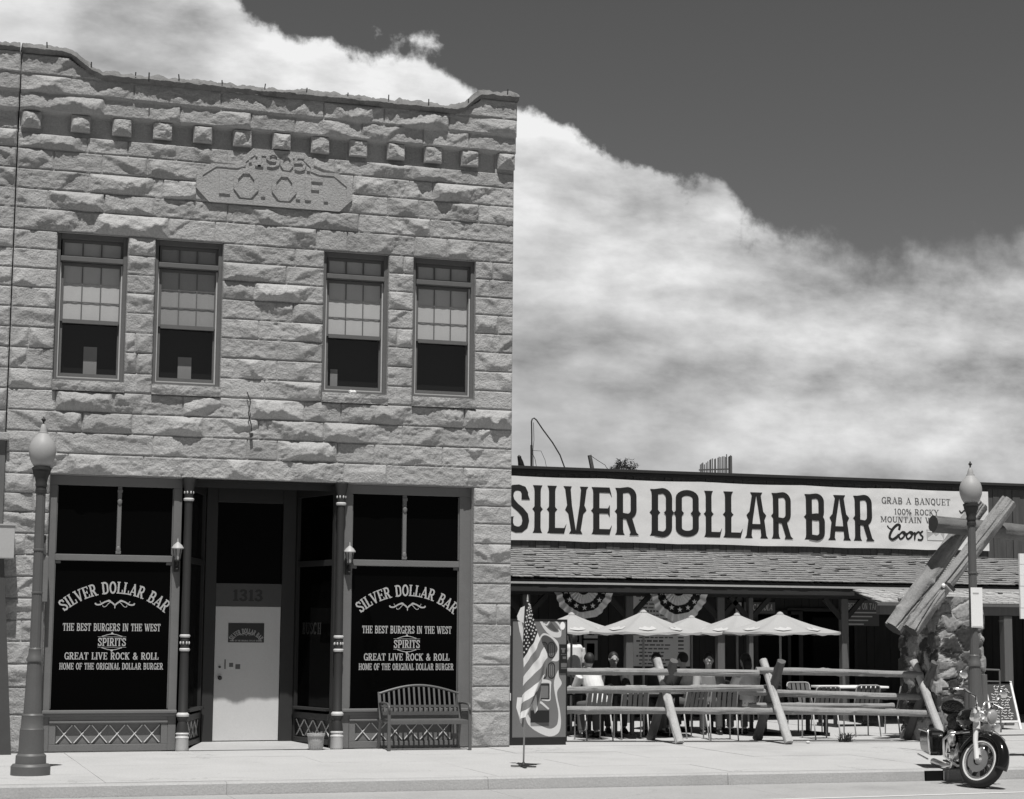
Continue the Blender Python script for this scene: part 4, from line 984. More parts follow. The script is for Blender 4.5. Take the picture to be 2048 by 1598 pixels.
    for ch, a, c in (('S', 1011, 1058), ('I', 1064.6, 1084.4), ('L', 1093.6, 1131.3), ('V', 1126, 1176), ('E', 1182, 1224), ('R', 1229.4, 1278), ('D', 1299, 1345), ('O', 1350.7, 1397), ('L', 1407.4, 1442.5), ('L', 1445.7, 1484), ('A', 1489, 1535), ('R', 1542, 1585.7), ('B', 1607.7, 1649), ('A', 1655, 1700.5), ('R', 1705.6, 1748)):
        place(gl[ch][1], a, c, gl[ch][0])
    l.build('lettering', 'ink', o)
    l = MB(); fn = lambda u, v, d: (u, float(yoff(u, v))-.004-d, v)
    for s_, pa, pb, ya, yb in (('GRAB A BANQUET', 1762, 1900, 1009, 996), ('100% ROCKY', 1787, 1877, 1030, 1018.5), ('MOUNTAIN WATER', 1760, 1905, 1046, 1034.5)):
        p = at(pa, ya, Y); q = at(pb, ya, Y); t = at((pa+pb)/2, yb, Y); z = (p.z+q.z)/2; text(l, s_, p.x, q.x, z, t.z-z, fn, .12, .06, .07)
    l.build('small_lettering', 'ink_soft', o)
    l = MB()                                          # flowing script and a pale mountain badge
    px = lambda x, y: (at(x, y, Y).x, at(x, y, Y).z)
    def script(pts, w):
        P = [Vector(px(*p)) for p in pts]; o2 = []
        for i in range(len(P)-1):
            a, b2, c, d = P[max(i-1, 0)], P[i], P[i+1], P[min(i+2, len(P)-1)]
            for t in (0, .2, .4, .6, .8): o2.append(tuple(.5*((2*b2)+(c-a)*t+(2*a-5*b2+4*c-d)*t*t+(3*b2-a-3*c+d)*t**3)))
        o2.append(tuple(P[-1]))
        for j, q in enumerate(ribbon(o2, w)): l.prism(q, fn, .0002*j)
    script([(1774, 1051), (1777, 1056), (1783, 1059)], .03)
    script([(1797, 1060), (1799, 1051), (1793, 1050), (1783, 1060), (1778, 1073), (1783, 1079), (1791, 1075), (1797, 1069)], .055)
    script([(1804, 1064), (1797, 1071), (1800, 1078), (1807, 1073), (1809, 1065), (1804, 1064), (1808, 1068), (1814, 1067)], .04)
    script([(1819, 1064), (1812, 1071), (1815, 1078), (1822, 1073), (1824, 1065), (1819, 1064), (1823, 1068), (1828, 1066)], .04)
    script([(1829, 1064), (1829, 1078), (1830, 1070), (1836, 1064), (1839, 1066)], .04)
    script([(1845, 1062), (1840, 1068), (1845, 1074), (1842, 1080), (1835, 1079)], .04)
    script([(1918, 1021), (1922, 1026), (1928, 1021), (1932, 1026), (1938, 1020)], .03)
    l.build('script_lettering', 'ink', o)
    l = MB(); P = [px(*p) for p in ((1852, 1059), (1888, 1063), (1887, 1082), (1854, 1081))]; l.prism(P, fn, .0); bo = l.build('badge', 'ink_pale', o)
    l = MB(); l.prism([px(1855, 1076), px(1866, 1068), px(1871, 1073), px(1879, 1066), px(1886, 1078), px(1886, 1081), px(1855, 1080)], fn, .003); l.prism([px(1854, 1061), px(1870, 1064), px(1870, 1066), px(1854, 1064)], fn, .003); l.build('badge_mountain', 'banner', bo)
build_banner()

# ------------------------------------------------------------------ signs and bunting under the porch roof
def star(cx, cz, r, rot=0):
    return [(cx+(r if k % 2 == 0 else r*.4)*math.sin(rot+k*math.pi/5), cz+(r if k % 2 == 0 else r*.4)*math.cos(rot+k*math.pi/5)) for k in range(10)]
def bunting(px, py0, py1, half, label):
    Y = 6.36; c = at(px, py0, Y); R = (at(px+half, py0, Y)-c).length; Rz = c.z-at(px, py1, Y).z
    o = thing('bunting', label, 'bunting', (c.x, Y, c.z), 'fan buntings under the porch eave')
    N = 96
    def ring(r0, r1, nm, m, par=o):
        b = MB(); K_ = 4
        for i in range(N+1):
            q = math.pi*i/N
            for j in range(K_+1):
                r = r0+(r1-r0)*j/K_; sag = 1+.02*math.cos(q*9)*r; b.v.append((c.x-R*r*math.cos(q)*sag, Y-.02-.028*r*math.sin(q*26)-.02*r, c.z-Rz*r*math.sin(q)*sag))
        for i in range(N):
            for j in range(K_): t = i*(K_+1)+j; b.f.append((t, t+1, t+K_+2, t+K_+1))
        return b.build(nm, m, par, smooth=True)
    ring(.24, .52, 'inner_band', 'bunt_white'); bb = ring(.52, .78, 'star_band', 'bunt_blue'); ring(.78, 1.0, 'outer_band', 'bunt_white')
    s = MB()
    for k in range(7):
        q = math.pi*(k+.5)/7; s.prism(star(c.x-R*.65*math.cos(q), c.z-Rz*.65*math.sin(q), .055), wall_fn(Y-.085), .0002*k)
    s.build('stars', 'bunt_white', bb)
bunting(1166, 1174, 1238, 58, 'pleated fan bunting with star band, hung above the first umbrella beside the vending machine')
bunting(1356, 1176, 1243, 57, 'pleated fan bunting with star band, hung right of the menu board')
def build_signs():
    Y = WY-.07
    a = at(1262, 1186, Y); c = at(1379, 1333, Y)
    o = thing('menu_board', 'large pale menu board with rows of dark lines on the porch wall', 'menu board', ((a.x+c.x)/2, Y, c.z))
    b = MB(); b.box(a.x, c.x, Y-.03, Y, c.z, a.z); b.build('panel', 'menu', o)
    f = MB(); f.box(a.x-.05, a.x, Y-.05, Y, c.z-.05, a.z+.05); f.box(c.x, c.x+.05, Y-.05, Y, c.z-.05, a.z+.05); f.box(a.x, c.x, Y-.05, Y, c.z-.05, c.z); f.box(a.x, c.x, Y-.05, Y, a.z, a.z+.05); f.build('frame', 'trim_dark', o)
    l = MB(); r = random.Random(5); z = a.z-.08; n = 0
    while z > c.z+.04:
        x = a.x+.10+(.06 if n % 4 else 0); e = a.x+(c.x-a.x)*r.uniform(.5, .70); hh = .030 if n % 4 else .042
        while x < e: w = r.uniform(.04, .12); l.box(x, x+w, Y-.034, Y-.031, z, z+hh*r.uniform(.8, 1)); x += w+.025
        l.box(c.x-.26, c.x-.14, Y-.034, Y-.031, z, z+hh); z -= .074; n += 1
    l.build('lines', 'ink_soft', o)
    a = at(1487, 1204, Y); c = at(1549, 1227, Y)
    o = thing('soda_sign', 'small dark enamel sign with pale script on the shaded porch wall', 'sign', ((a.x+c.x)/2, Y, c.z))
    b = MB(); b.box(a.x, c.x, Y-.03, Y, c.z, a.z); b.build('panel', 'ink_soft', o)
    l = MB(); text(l, 'COCA', a.x+.05, a.x+(c.x-a.x)*.47, c.z+.06, (a.z-c.z)*.56, wall_fn(Y-.032), .14, .07, .0, slant=.2); text(l, 'COLA', a.x+(c.x-a.x)*.52, c.x-.06, c.z+.06, (a.z-c.z)*.56, wall_fn(Y-.032), .14, .07, .0, slant=.2); l.build('lettering', 'sign_grey', o)
    a = at(1471, 1205, Y); c = at(1482, 1226, Y)
    o = thing('wall_plaque', 'small upright plaque with pale rim left of the soda sign', 'plaque', ((a.x+c.x)/2, Y, c.z))
    b = MB(); b.box(a.x, c.x, Y-.02, Y, c.z, a.z); b.build('rim', 'sign_grey', o); b = MB(); b.box(a.x+.03, c.x-.03, Y-.026, Y-.02, c.z+.035, a.z-.035); b.build('face', 'black', o)
    a = at(1690, 1200, Y); c = at(1757, 1252, Y)
    o = thing('tap_sign', 'dark board with faint grey capitals on the shaded wall near the log brace', 'sign', ((a.x+c.x)/2, Y, c.z))
    b = MB(); b.box(a.x, c.x, Y-.03, Y, c.z, a.z); b.build('panel', 'ink_soft', o)
    l = MB(); text(l, 'BEERS ON TAP', a.x+.04, c.x-.04, a.z-.19, .13, wall_fn(Y-.032), .15, .08, .03)
    for k in range(4): l.box(a.x+.06, c.x-.06-.1*k, Y-.034, Y-.031, a.z-.27-.08*k, a.z-.245-.08*k)
    l.build('lettering', 'sign_grey', o)
build_signs()

# ------------------------------------------------------------------ things on and beyond the bar's roof
def build_roof_things():
    Y = WY+.2; P = lambda x, y: at(x, y, Y)
    b = MB(); base = P(1042, 932); z0 = 4.93                    # dark bird sitting on the cap
    x = base.x; k = .0083
    o = thing('perched_bird', 'dark bird perched on the parapet cap beside the stone building', 'bird', (x, Y, z0))
    b.tube([(x-.0, Y, z0), (x+.0, Y, z0+.05), (x-.01, Y, z0+.10), (x-.03, Y, z0+.16), (x-.045, Y-.01, z0+.21), (x-.045, Y-.02, z0+.235)], [.05, .062, .055, .043, .038, .012], 12)
    b.tube([(x-.045, Y-.03, z0+.21), (x-.01, Y-.05, z0+.205)], [.012, .003], 6); b.tube([(x+.03, Y+.02, z0+.08), (x+.09, Y+.04, z0-.0)], [.03, .012], 8)
    b.tube([(x-.02, Y-.01, z0+.03), (x-.02, Y-.02, z0-.002)], .008, 6); b.tube([(x+.02, Y-.01, z0+.03), (x+.02, Y-.02, z0-.002)], .008, 6)
    b.build('body', 'black', o, smooth=True)
    o = thing('bent_pipe_mast', 'tall thin pipe mast bent over at the top, standing on the bar roof', 'mast', (P(1063, 930).x, Y+.4, 4.1))
    Y2 = Y+.4; q = lambda x, y: at(x, y, Y2)
    pts = [q(1063.5, 960), q(1063.5, 870), q(1063, 843), q(1064.5, 838), q(1068, 836), q(1073, 840), q(1085, 858), q(1105, 885), q(1120, 910), q(1131, 940), q(1133, 955)]
    b = MB(); b.tube(pts, .014, 8); b.build('pipe', 'dark_metal', o, smooth=True)
    b = MB(); b.tube([q(1063, 890), q(1063, 935)], .024, 8); b.tube([q(1067, 845), q(1068, 880), q(1066, 900), q(1067, 935)], .006, 5); b.tube([q(1064, 905), q(1070, 918), q(1074, 940)], .006, 5); b.tube([q(1066, 901), q(1082, 902), q(1090, 920), q(1095, 945)], .005, 5); b.build('cable', 'dark_metal', o)
    o = thing('leaning_post', 'short dark post leaning left above the parapet', 'post', (q(1187, 930).x, Y2, 4.1))
    b = MB(); b.bar(q(1189, 960), q(1179, 910), .07, .07); b.build('post', 'log_dark', o, bevel=.008); b = MB(); b.tube([q(1181, 911), q(1197, 922), q(1210, 930), q(1222, 950)], .006, 5); b.build('wire', 'dark_metal', o)
    # crown of a shrub-like tree showing over the roof
    Yt = 24; c = at(1246, 936, Yt); o = thing('tree', 'bushy dark tree top showing over the bar parapet', 'tree', (c.x, Yt, 0))
    b = MB(); b.tube([(c.x, Yt, 0), (c.x+.05, Yt, 2), (c.x, Yt, 3.6), (c.x+.1, Yt, 4.8)], [.16, .13, .10, .05], 10)
    r = random.Random(3)
    for k in range(7): a = r.uniform(0, 6.28); b.tube([(c.x, Yt, 3.2+.2*k), (c.x+.35*math.cos(a), Yt+.35*math.sin(a), 4.0+.15*k), (c.x+.7*math.cos(a), Yt+.6*math.sin(a), 4.6+.1*k)], [.05, .035, .012], 6)
    b.build('trunk', 'bark', o, smooth=True)
    f = MB()
    for k in range(1500):
        a, e, rr = r.uniform(0, 6.28), r.uniform(-.9, 1.4), r.uniform(.35, 1)**.5; cl = math.sin(a*3+e*4)*.12
        p = Vector((c.x+(.36+cl)*1.05*rr*math.cos(a)*math.cos(e)*1.0, Yt+.7*rr*math.sin(a)*math.cos(e), c.z-.15+(.34+cl)*rr*math.sin(e)))
        d = Vector((r.uniform(-1, 1), r.uniform(-1, 1), r.uniform(-.3, 1))).normalized(); u = d.cross(Vector((0, .3, 1))).normalized()*.022; f.add([p-u, p+d*.03-u*.2, p+d*.09, p+u], [(0, 1, 2, 3)])
    f.build('crown', 'leaf', o)
    o = thing('slat_screen', 'ragged grey picket screen rising to the right above the parapet', 'fence', (q(1430, 940).x, Y2+.8, 4.1))
    b = MB(); Y3 = Y2+.8; r = random.Random(8)
    for k in range(20):
        xx = 1400+k*3.2; top = np.interp(xx, [1400, 1420, 1440, 1455, 1462], [930, 921, 915, 910, 912])+r.uniform(-2.5, 3); p = at(xx, 965, Y3); t = at(xx, top, Y3); s_ = MB(); s_.bar((p.x, Y3, 4.1), (p.x+r.uniform(-.012, .012), Y3, t.z), .020, .010, (0, 1, 0)); s_.build('slat', 'post', o)
    b.bar(at(1398, 940, Y3+.02), at(1463, 938, Y3+.02), .02, .03); b.bar((at(1462, 940, Y3).x, Y3, 4.1), at(1461, 912, Y3), .05, .05); b.build('rail', 'post', o)
build_roof_things()

# ================================================================== STREET FURNITURE
def lamp_post(loc, label, s=1.0):
    x, y, z = loc
    o = thing('street_lamp', label, 'street lamp', loc, 'globe street lamps along the kerb')
    b = MB()
    b.lathe([(.225, 0), (.225, .10), (.205, .125), (.175, .13), (.172, .22), (.150, .245)], loc, 24); b.build('base_plinth', 'lamp_post', o, smooth='auto')
    def fluted(prof, nf, depth, n=48):
        m = MB(); k = len(prof)
        for r, zz in prof:
            for i in range(n): q = 2*math.pi*i/n; rr = r*(1-depth*(.5+.5*math.cos(q*nf))); m.v.append((x+rr*math.cos(q), y+rr*math.sin(q), z+zz))
        for j in range(k-1):
            for i in range(n): i2 = (i+1) % n; m.f.append((j*n+i, j*n+i2, (j+1)*n+i2, (j+1)*n+i))
        return m
    m = MB(); m.lathe([(.146, .245), (.138, .50), (.140, .52), (.128, .54), (.122, .66), (.126, .68), (.112, .70)], loc, 24); m.build('base_drum', 'lamp_post', o, smooth='auto')
    fluted([(.106, .70), (.082, 1.30)], 16, .05).build('base_shaft', 'lamp_post', o, smooth=True)
    m = MB(); m.lathe([(.080, 1.29), (.094, 1.30), (.094, 1.33), (.078, 1.36), (.070, 1.42), (.072, 1.44), (.060, 1.46)], loc, 24); m.build('collar', 'lamp_post', o, smooth='auto')
    fluted([(.064, 1.45), (.060, 2.2), (.056, 3.26)], 12, .07).build('pole', 'lamp_post', o, smooth=True)
    m = MB(); m.lathe([(.058, 2.08), (.066, 2.085), (.066, 2.10), (.058, 2.105)], loc, 20); m.lathe([(.058, 2.58), (.066, 2.585), (.066, 2.60), (.058, 2.605)], loc, 20); m.build('band', 'lamp_post', o, smooth='auto')
    m = MB(); m.lathe([(.056, 3.25), (.066, 3.26), (.066, 3.30), (.060, 3.305), (.060, 3.33), (.066, 3.335), (.070, 3.36), (.064, 3.38), (.076, 3.44), (.098, 3.49), (.106, 3.53), (.112, 3.535), (.112, 3.56), (.090, 3.57)], loc, 24); m.build('lantern_cup', 'iron', o, smooth='auto')
    g = MB(); g.lathe([(.088, 3.565), (.125, 3.62), (.150, 3.69), (.158, 3.745), (.154, 3.80), (.135, 3.86), (.10, 3.91), (.066, 3.95), (.055, 3.965)], loc, 32); g.build('globe', 'globe', o, smooth=True)
    g = MB(); g.lathe([(.058, 3.96), (.058, 3.975), (.045, 3.98), (.038, 4.02), (.026, 4.06), (.016, 4.075)], loc, 20); t = g.build('globe_cap', 'globe', o, smooth='auto')
    f = MB(); f.lathe([(.012, 4.07), (.010, 4.10), (.020, 4.115), (.024, 4.13), (.012, 4.145), (.006, 4.165)], loc, 12); f.bar((x-.03, y, z+4.125), (x+.03, y, z+4.125), .01, .01); f.build('finial', 'iron', o, smooth='auto')
    return o
pL = ground(57, 1546); lamp_post((pL.x, -3.95, 0), 'street lamp with frosted globe at the left edge, in front of the stone building')
lamp_post((at(1943, 1052, -3.5).x, -3.5, -.045), 'street lamp rising in front of the crossed logs, with small white sign on its pole')

def street_signs():
    a = at(1941, 1175, -3.58); c = at(1966, 1255, -3.58)
    o = thing('parking_sign', 'narrow white sign fixed to the right street lamp pole', 'sign', ((a.x+c.x)/2, -3.58, c.z))
    b = MB(); b.box(a.x, c.x, -3.585, -3.58, c.z, a.z); b.build('plate', 'sign_white', o, bevel=.002)
    b = MB(); b.box(a.x+.012, c.x-.012, -3.587, -3.5855, c.z+.012, c.z+.018); b.box(a.x+.03, c.x-.06, -3.587, -3.5855, a.z-.09, a.z-.07); b.build('print', 'ink_pale', o)
    b = MB(); [b.box(c.x-.17, c.x-.11, -4.268, -4.24, z, z+.02) for z in (c.z+.08, a.z-.1)]; b.build('clamp', 'dark_metal', o)
    a = at(2037, 1107, -4.1); c = at(2038, 1238, -4.1)
    o = thing('white_board_sign', 'large white board sign cut off by the right edge of the photo', 'sign', (a.x+.4, -4.1, -.1))
    b = MB(); 
    for k in range(6): z0 = c.z+(a.z-c.z)*k/6; b.box(a.x, a.x+.75, -4.12-.003*(k % 2), -4.09, z0+.004, c.z+(a.z-c.z)*(k+1)/6)
    b.build('panel', 'sign_white', o); b = MB(); b.box(a.x+.33, a.x+.42, -4.09, -4.01, -.1, a.z); b.build('sign_post', 'post', o)
street_signs()

def wall_lantern(x, label):
    y = .02; o = thing('wall_lantern', label, 'lantern', (x, .13, 2.48), 'porch lanterns beside the entrance')
    b = MB(); b.box(x-.035, x+.035, .10, .13, 2.48, 2.66); b.tube([(x, .10, 2.60), (x, .06, 2.56), (x, y, 2.60), (x, y, 2.64)], .013, 8); b.ball((x, y+.02, 2.52), .022, 10, 7); b.build('bracket', 'iron', o, smooth='auto')
    g = MB(); n = 6
    g.lathe([(.038, 2.645), (.062, 2.80)], (x, y, 0), n); g.build('glass', 'lantern_glass', o)
    f = MB(); f.lathe([(.044, 2.63), (.044, 2.65)], (x, y, 0), n)
    for k in range(n): q = 2*math.pi*k/n; f.bar((x+.040*math.cos(q), y+.040*math.sin(q), 2.645), (x+.064*math.cos(q), y+.064*math.sin(q), 2.80), .010, .010)
    f.build('cage', 'iron', o)
    c = MB(); c.lathe([(.085, 2.80), (.088, 2.812), (.060, 2.855), (.025, 2.885), (.010, 2.90), (.012, 2.915), (.004, 2.95)], (x, y, 0), 16); c.build('cap', 'gutter', o, smooth='auto')
wall_lantern(-4.935, 'wall lantern with pale cap on the post left of the white door')
wall_lantern(-2.455, 'wall lantern with pale cap on the post right of the entrance recess')

def build_bench():
    xa, xb = -1.99, -.80; yb_, yf = -.10, -.62
    o = thing('bench', 'dark metal slatted bench with arched back below the right shop window', 'bench', ((xa+xb)/2, -.36, 0))
    for i, x in enumerate((xa, xb)):
        b = MB(); b.bar((x, yf, 0), (x, yf+.03, .60), .045, .025, (0, 1, 0)); b.build('leg', 'bench', o, bevel=.004)
        b = MB(); b.bar((x, yb_+.10, 0), (x, yb_-.02, .42), .045, .025, (0, 1, 0)); b.bar((x, yb_-.02, .42), (x, yb_+.10, .80), .045, .025, (0, 1, 0)); b.build('leg', 'bench', o, bevel=.004)
        b = MB(); b.tube([(x, yb_+.05, .64), (x, yb_-.15, .655), (x, yf+.12, .65), (x, yf+.03, .62), (x, yf+.0, .56)], .019, 8); b.build('armrest', 'bench', o, smooth=True)
    s = MB()
    for k in range(9): y = yf+.03+k*.055; s.box(xa+.025, xb-.025, y, y+.040, .405+.002*(k % 2)-(.012 if k == 0 else 0), .425)
    s.bar((xa, yf+.03, .39), (xb, yf+.03, .39), .02, .05); s.bar((xa, yb_-.03, .39), (xb, yb_-.03, .39), .02, .05); s.build('seat', 'bench', o, bevel=.003)
    bk = MB(); top = []; n = 24
    P = lambda u, z: (xa+(xb-xa)*u, yb_-.02+.12*(z-.42)/.40, z)
    arch = lambda u: .78+.115*math.sin(math.pi*u)
    bk.tube([P(i/n, arch(i/n)) for i in range(n+1)], .018, 8); bk.bar(P(0, .50), P(1, .50), .02, .05, (0, 0, 1)); bk.bar(P(0, .60), P(1, .60), .018, .035, (0, 0, 1))
    br = bk.build('back_frame', 'bench', o, smooth='auto')
    for k in range(15):
        u = (k+.9)/15.8; s = MB(); s.bar(P(u, .50), P(u, arch(u)), .028, .008, (0, 1, 0)); s.build('back_slat', 'bench', br)
build_bench()

def build_pot():
    x, y = -2.93, -.12; o = thing('planter_pot', 'pale ribbed planter pot standing beside the entrance column', 'planter', (x, y, 0))
    m = MB(); n = 60
    prof = [(.085, 0), (.10, .03), (.112, .15), (.118, .19), (.130, .195), (.132, .225), (.120, .228), (.112, .20), (.105, .17)]
    for r, z in prof:
        for i in range(n): q = 2*math.pi*i/n; rr = r*(1+(.035*math.cos(q*20) if z < .19 else 0)); m.v.append((x+rr*math.cos(q), y+rr*math.sin(q), z))
    for j in range(len(prof)-1):
        for i in range(n): i2 = (i+1) % n; m.f.append((j*n+i, j*n+i2, (j+1)*n+i2, (j+1)*n+i))
    m.build('pot', 'planter', o, smooth='auto')
    s = MB(); s.lathe([(.106, .17), (.05, .185), (.001, .19)], (x, y, 0), 24, caps=False); s.build('soil', 'trim_dark', o)
    t = MB(); r = random.Random(2)
    for k in range(9): a = r.uniform(0, 6.28); t.tube([(x+.04*math.cos(a), y+.04*math.sin(a), .18), (x+.07*math.cos(a), y+.07*math.sin(a), .235), (x+.11*math.cos(a), y+.1*math.sin(a), .25)], [.004, .003, .001], 5)
    t.build('twigs', 'planter', o)
build_pot()

def wall_fittings():
    o = thing('electrical_box', 'pale metal meter box on the wall at the left edge', 'electrical box', (-7.35, -.12, 2.62))
    a = at(-20, 1050, -.45); c = at(28, 1117, -.45); b = MB(); b.box(a.x, c.x, -.45, -.03, c.z, a.z); b.build('cabinet', 'metal_box', o, bevel=.01)
    b = MB(); b.box(a.x-.01, c.x+.012, -.465, -.02, a.z, a.z+.02); b.build('lid', 'metal_box', o)
    a = at(81, 1113, -.08); c = at(94, 1204, -.08); o = thing('conduit_box', 'tall grey conduit box between the left lamp and the shop window', 'conduit box', ((a.x+c.x)/2, -.05, c.z))
    b = MB(); b.box(a.x, c.x, -.13, .02, c.z, a.z); b.build('cabinet', 'frame', o, bevel=.008); b = MB(); b.tube([((a.x+c.x)/2, -.06, c.z), ((a.x+c.x)/2+.02, -.05, c.z-1.2)], .014, 8); b.build('conduit', 'frame', o)
    p = at(88, 1076, -.1); o = thing('wall_camera', 'tiny dark camera on the stone pier beside the left street lamp', 'camera', (p.x, -.1, p.z))
    b = MB(); b.bar((p.x, .0, p.z+.02), (p.x-.01, -.22, p.z-.01), .06, .06); b.ball((p.x-.02, -.2, p.z-.05), .035, 10, 7); b.build('camera_body', 'black', o)
wall_fittings()

# ------------------------------------------------------------------ vending machine with its printed front
def build_vending():
    y0, x0, x1, H = .30, .055, 1.0, 1.868
    o = thing('vending_machine', 'grey drinks machine with pale swirl front, standing against the stone building corner', 'vending machine', ((x0+x1)/2, y0+.4, 0))
    b = MB(); b.box(x0, x1, y0+.02, y0+.80, .04, H); b.box(x0+.03, x1-.03, y0+.06, y0+.74, .0, .04); b.build('cabinet', 'black', o, bevel=.008)
    f = MB(); f.box(x0, x0+.075, y0-.02, y0+.02, .0, H); f.box(x1-.018, x1, y0-.01, y0+.02, .05, H); f.box(x0+.075, x1-.018, y0-.01, y0+.02, H-.03, H); f.box(x0+.075, x1-.018, y0-.012, y0+.02, .0, .115); f.build('door_frame', 'black', o, bevel=.004)
    P = lambda px, py: (lambda q: (q.x, q.z))(at(px, py, y0))
    c5 = lambda x, y: P(1000+x*.1627, 1300+y*.1627); c3 = lambda x, y: P(1000+x*.1465, 1140+y*.1465)
    b = MB(); b.box(x0+.076, x1-.019, y0-.004, y0+.02, .116, H-.031); fp = b.build('front_panel', 'cooler', o)
    fn = lambda u, v, d: (u, y0-.005-d, v)
    def smooth(p, k=4):
        o2 = []; n = len(p)
        for i in range(n):
            a, b_, c, d = Vector(p[i-1]), Vector(p[i]), Vector(p[(i+1) % n]), Vector(p[(i+2) % n])
            for t in range(k): t /= k; o2.append(tuple(.5*((2*b_)+(c-a)*t+(2*a-5*b_+4*c-d)*t*t+(3*b_-a-3*c+d)*t**3)))
        return o2
    def strip(L, R_, mb, d):                            # two matching edges -> band
        def sm(p):
            o2 = []
            for i in range(len(p)-1):
                a, b_, c, e = Vector(p[max(i-1, 0)]), Vector(p[i]), Vector(p[i+1]), Vector(p[min(i+2, len(p)-1)])
                for t in (0, .25, .5, .75): o2.append(tuple(.5*((2*b_)+(c-a)*t+(2*a-5*b_+4*c-e)*t*t+(3*b_-a-3*c+e)*t**3)))
            return o2+[p[-1]]
        A, B = sm(L), sm(R_)
        for i in range(len(A)-1): mb.prism([A[i], A[i+1], B[i+1], B[i]], fn, d)
    w = MB()
    strip([c5(*p) for p in [(300, 740), (330, 890), (430, 990), (600, 1062), (715, 1020), (748, 900), (735, 740), (705, 590), (705, 500), (758, 412), (725, 330), (718, 250)]],
          [c5(*p) for p in [(312, 720), (375, 850), (470, 915), (610, 968), (690, 930), (712, 860), (715, 760), (686, 600), (665, 480), (662, 400), (680, 320), (712, 250)]], w, 0)
    strip([c3(*p) for p in [(535, 690), (590, 790), (660, 872), (740, 918), (825, 912), (838, 840)]], [c3(*p) for p in [(572, 690), (612, 755), (680, 820), (750, 850), (800, 845), (790, 800)]], w, .0004)
    strip([c3(*p) for p in [(590, 735), (640, 760), (690, 692), (740, 700), (800, 765), (838, 840)]], [c3(*p) for p in [(600, 720), (632, 738), (680, 685), (752, 685), (815, 745), (842, 830)]], w, .0008)
    strip([c3(*p) for p in [(500, 1000), (570, 876), (640, 872), (740, 930), (802, 1020), (802, 1230), (700, 1240)]], [c3(*p) for p in [(520, 1010), (575, 905), (640, 895), (720, 950), (778, 1040), (782, 1100), (745, 1180)]], w, .0012)
    strip([c5(*p) for p in [(480, 390), (520, 360), (620, 380), (625, 440), (620, 540), (610, 625), (510, 618)]], [c5(*p) for p in [(480, 415), (530, 405), (600, 408), (608, 440), (608, 540), (600, 605), (510, 600)]], w, .0016)
    strip([c5(*p) for p in [(380, 480), (430, 620), (500, 660), (590, 735)]], [c5(*p) for p in [(410, 480), (450, 600), (520, 640), (605, 720)]], w, .002)
    w.build('ribbon_print', 'cooler_white', fp)
    d = MB(); d.prism(smooth([c3(*p) for p in [(570, 920), (630, 900), (720, 960), (780, 1060), (770, 1120), (600, 1120)]]), fn, .0004); d.prism([c3(*p) for p in [(650, 775), (700, 712), (788, 828), (740, 835)]], fn, .0012); d.build('swirl_print', 'cooler_dark', fp)
    r = MB()                                            # upright script letters drawn as outlined loops
    for (cx, a, b_) in ((700, 985, 1195), (700, 1265, 1475), (600, 985, 1140), (590, 1290, 1475)):
        pts = arc(0, 0, 1, 1, 180, 0, 8); w_ = 42; hh = 46
        path = [c3(cx+w_*u, a+hh-hh*v) for u, v in pts]+[c3(cx-w_*u, b_-hh+hh*v) for u, v in pts]
        for j, q in enumerate(ribbon(path, .013, True)): r.prism(q, fn, .003+.0001*j)
        path = [c3(cx+w_*.35*u, a+hh-hh*.5*v) for u, v in pts]+[c3(cx-w_*.35*u, b_-hh+hh*.5*v) for u, v in pts]
        for j, q in enumerate(ribbon(path, .006, True)): r.prism(q, fn, .003+.0001*j)
    for s_ in ([(470, 425), (600, 425), (600, 598), (500, 598)],):
        for j, q in enumerate(ribbon([c5(*p) for p in s_], .016)): r.prism(q, fn, .004+.0001*j)
    r.build('outline_print', 'black', fp)
    b = MB(); p, q = c5(372, 742), c5(598, 890); b.box(p[0], q[0], y0-.03, y0-.004, q[1], p[1]); b.build('delivery_slot', 'black', o, bevel=.004)
    b = MB(); p, q = c5(725, -70), c5(822, 285); b.box(p[0], x1-.02, y0-.018, y0-.004, q[1], p[1]); cp = b.build('coin_panel', 'black', o, bevel=.003)
    b = MB(); 
    for (xa, ya, xc, yc) in ((826, 1065, 886, 1085), (840, 1085, 876, 1130), (826, 1148, 900, 1156), (850, 1180, 895, 1215), (826, 1270, 905, 1330), (826, 1340, 905, 1352)):
        p, q = c3(xa, ya), c3(xc, yc); b.box(p[0], q[0], y0-.021, y0-.018, q[1], p[1])
    b.build('coin_plate', 'sash', cp)
    b = MB(); e = [c3(852+34*u, 762+54*v) for u, v in arc(0, 0, 1, 1, 0, 345, 23)]; b.prism(e, fn, .002); b.build('sticker', 'sign_white', fp)
    b = MB(); b.box(x0+.03, x0+.045, y0-.035, y0-.02, .66, .77); b.box(x0+.02, x0+.035, y0-.035, y0-.02, 1.62, 1.76); b.build('hinge', 'sign_grey', o)
build_vending()

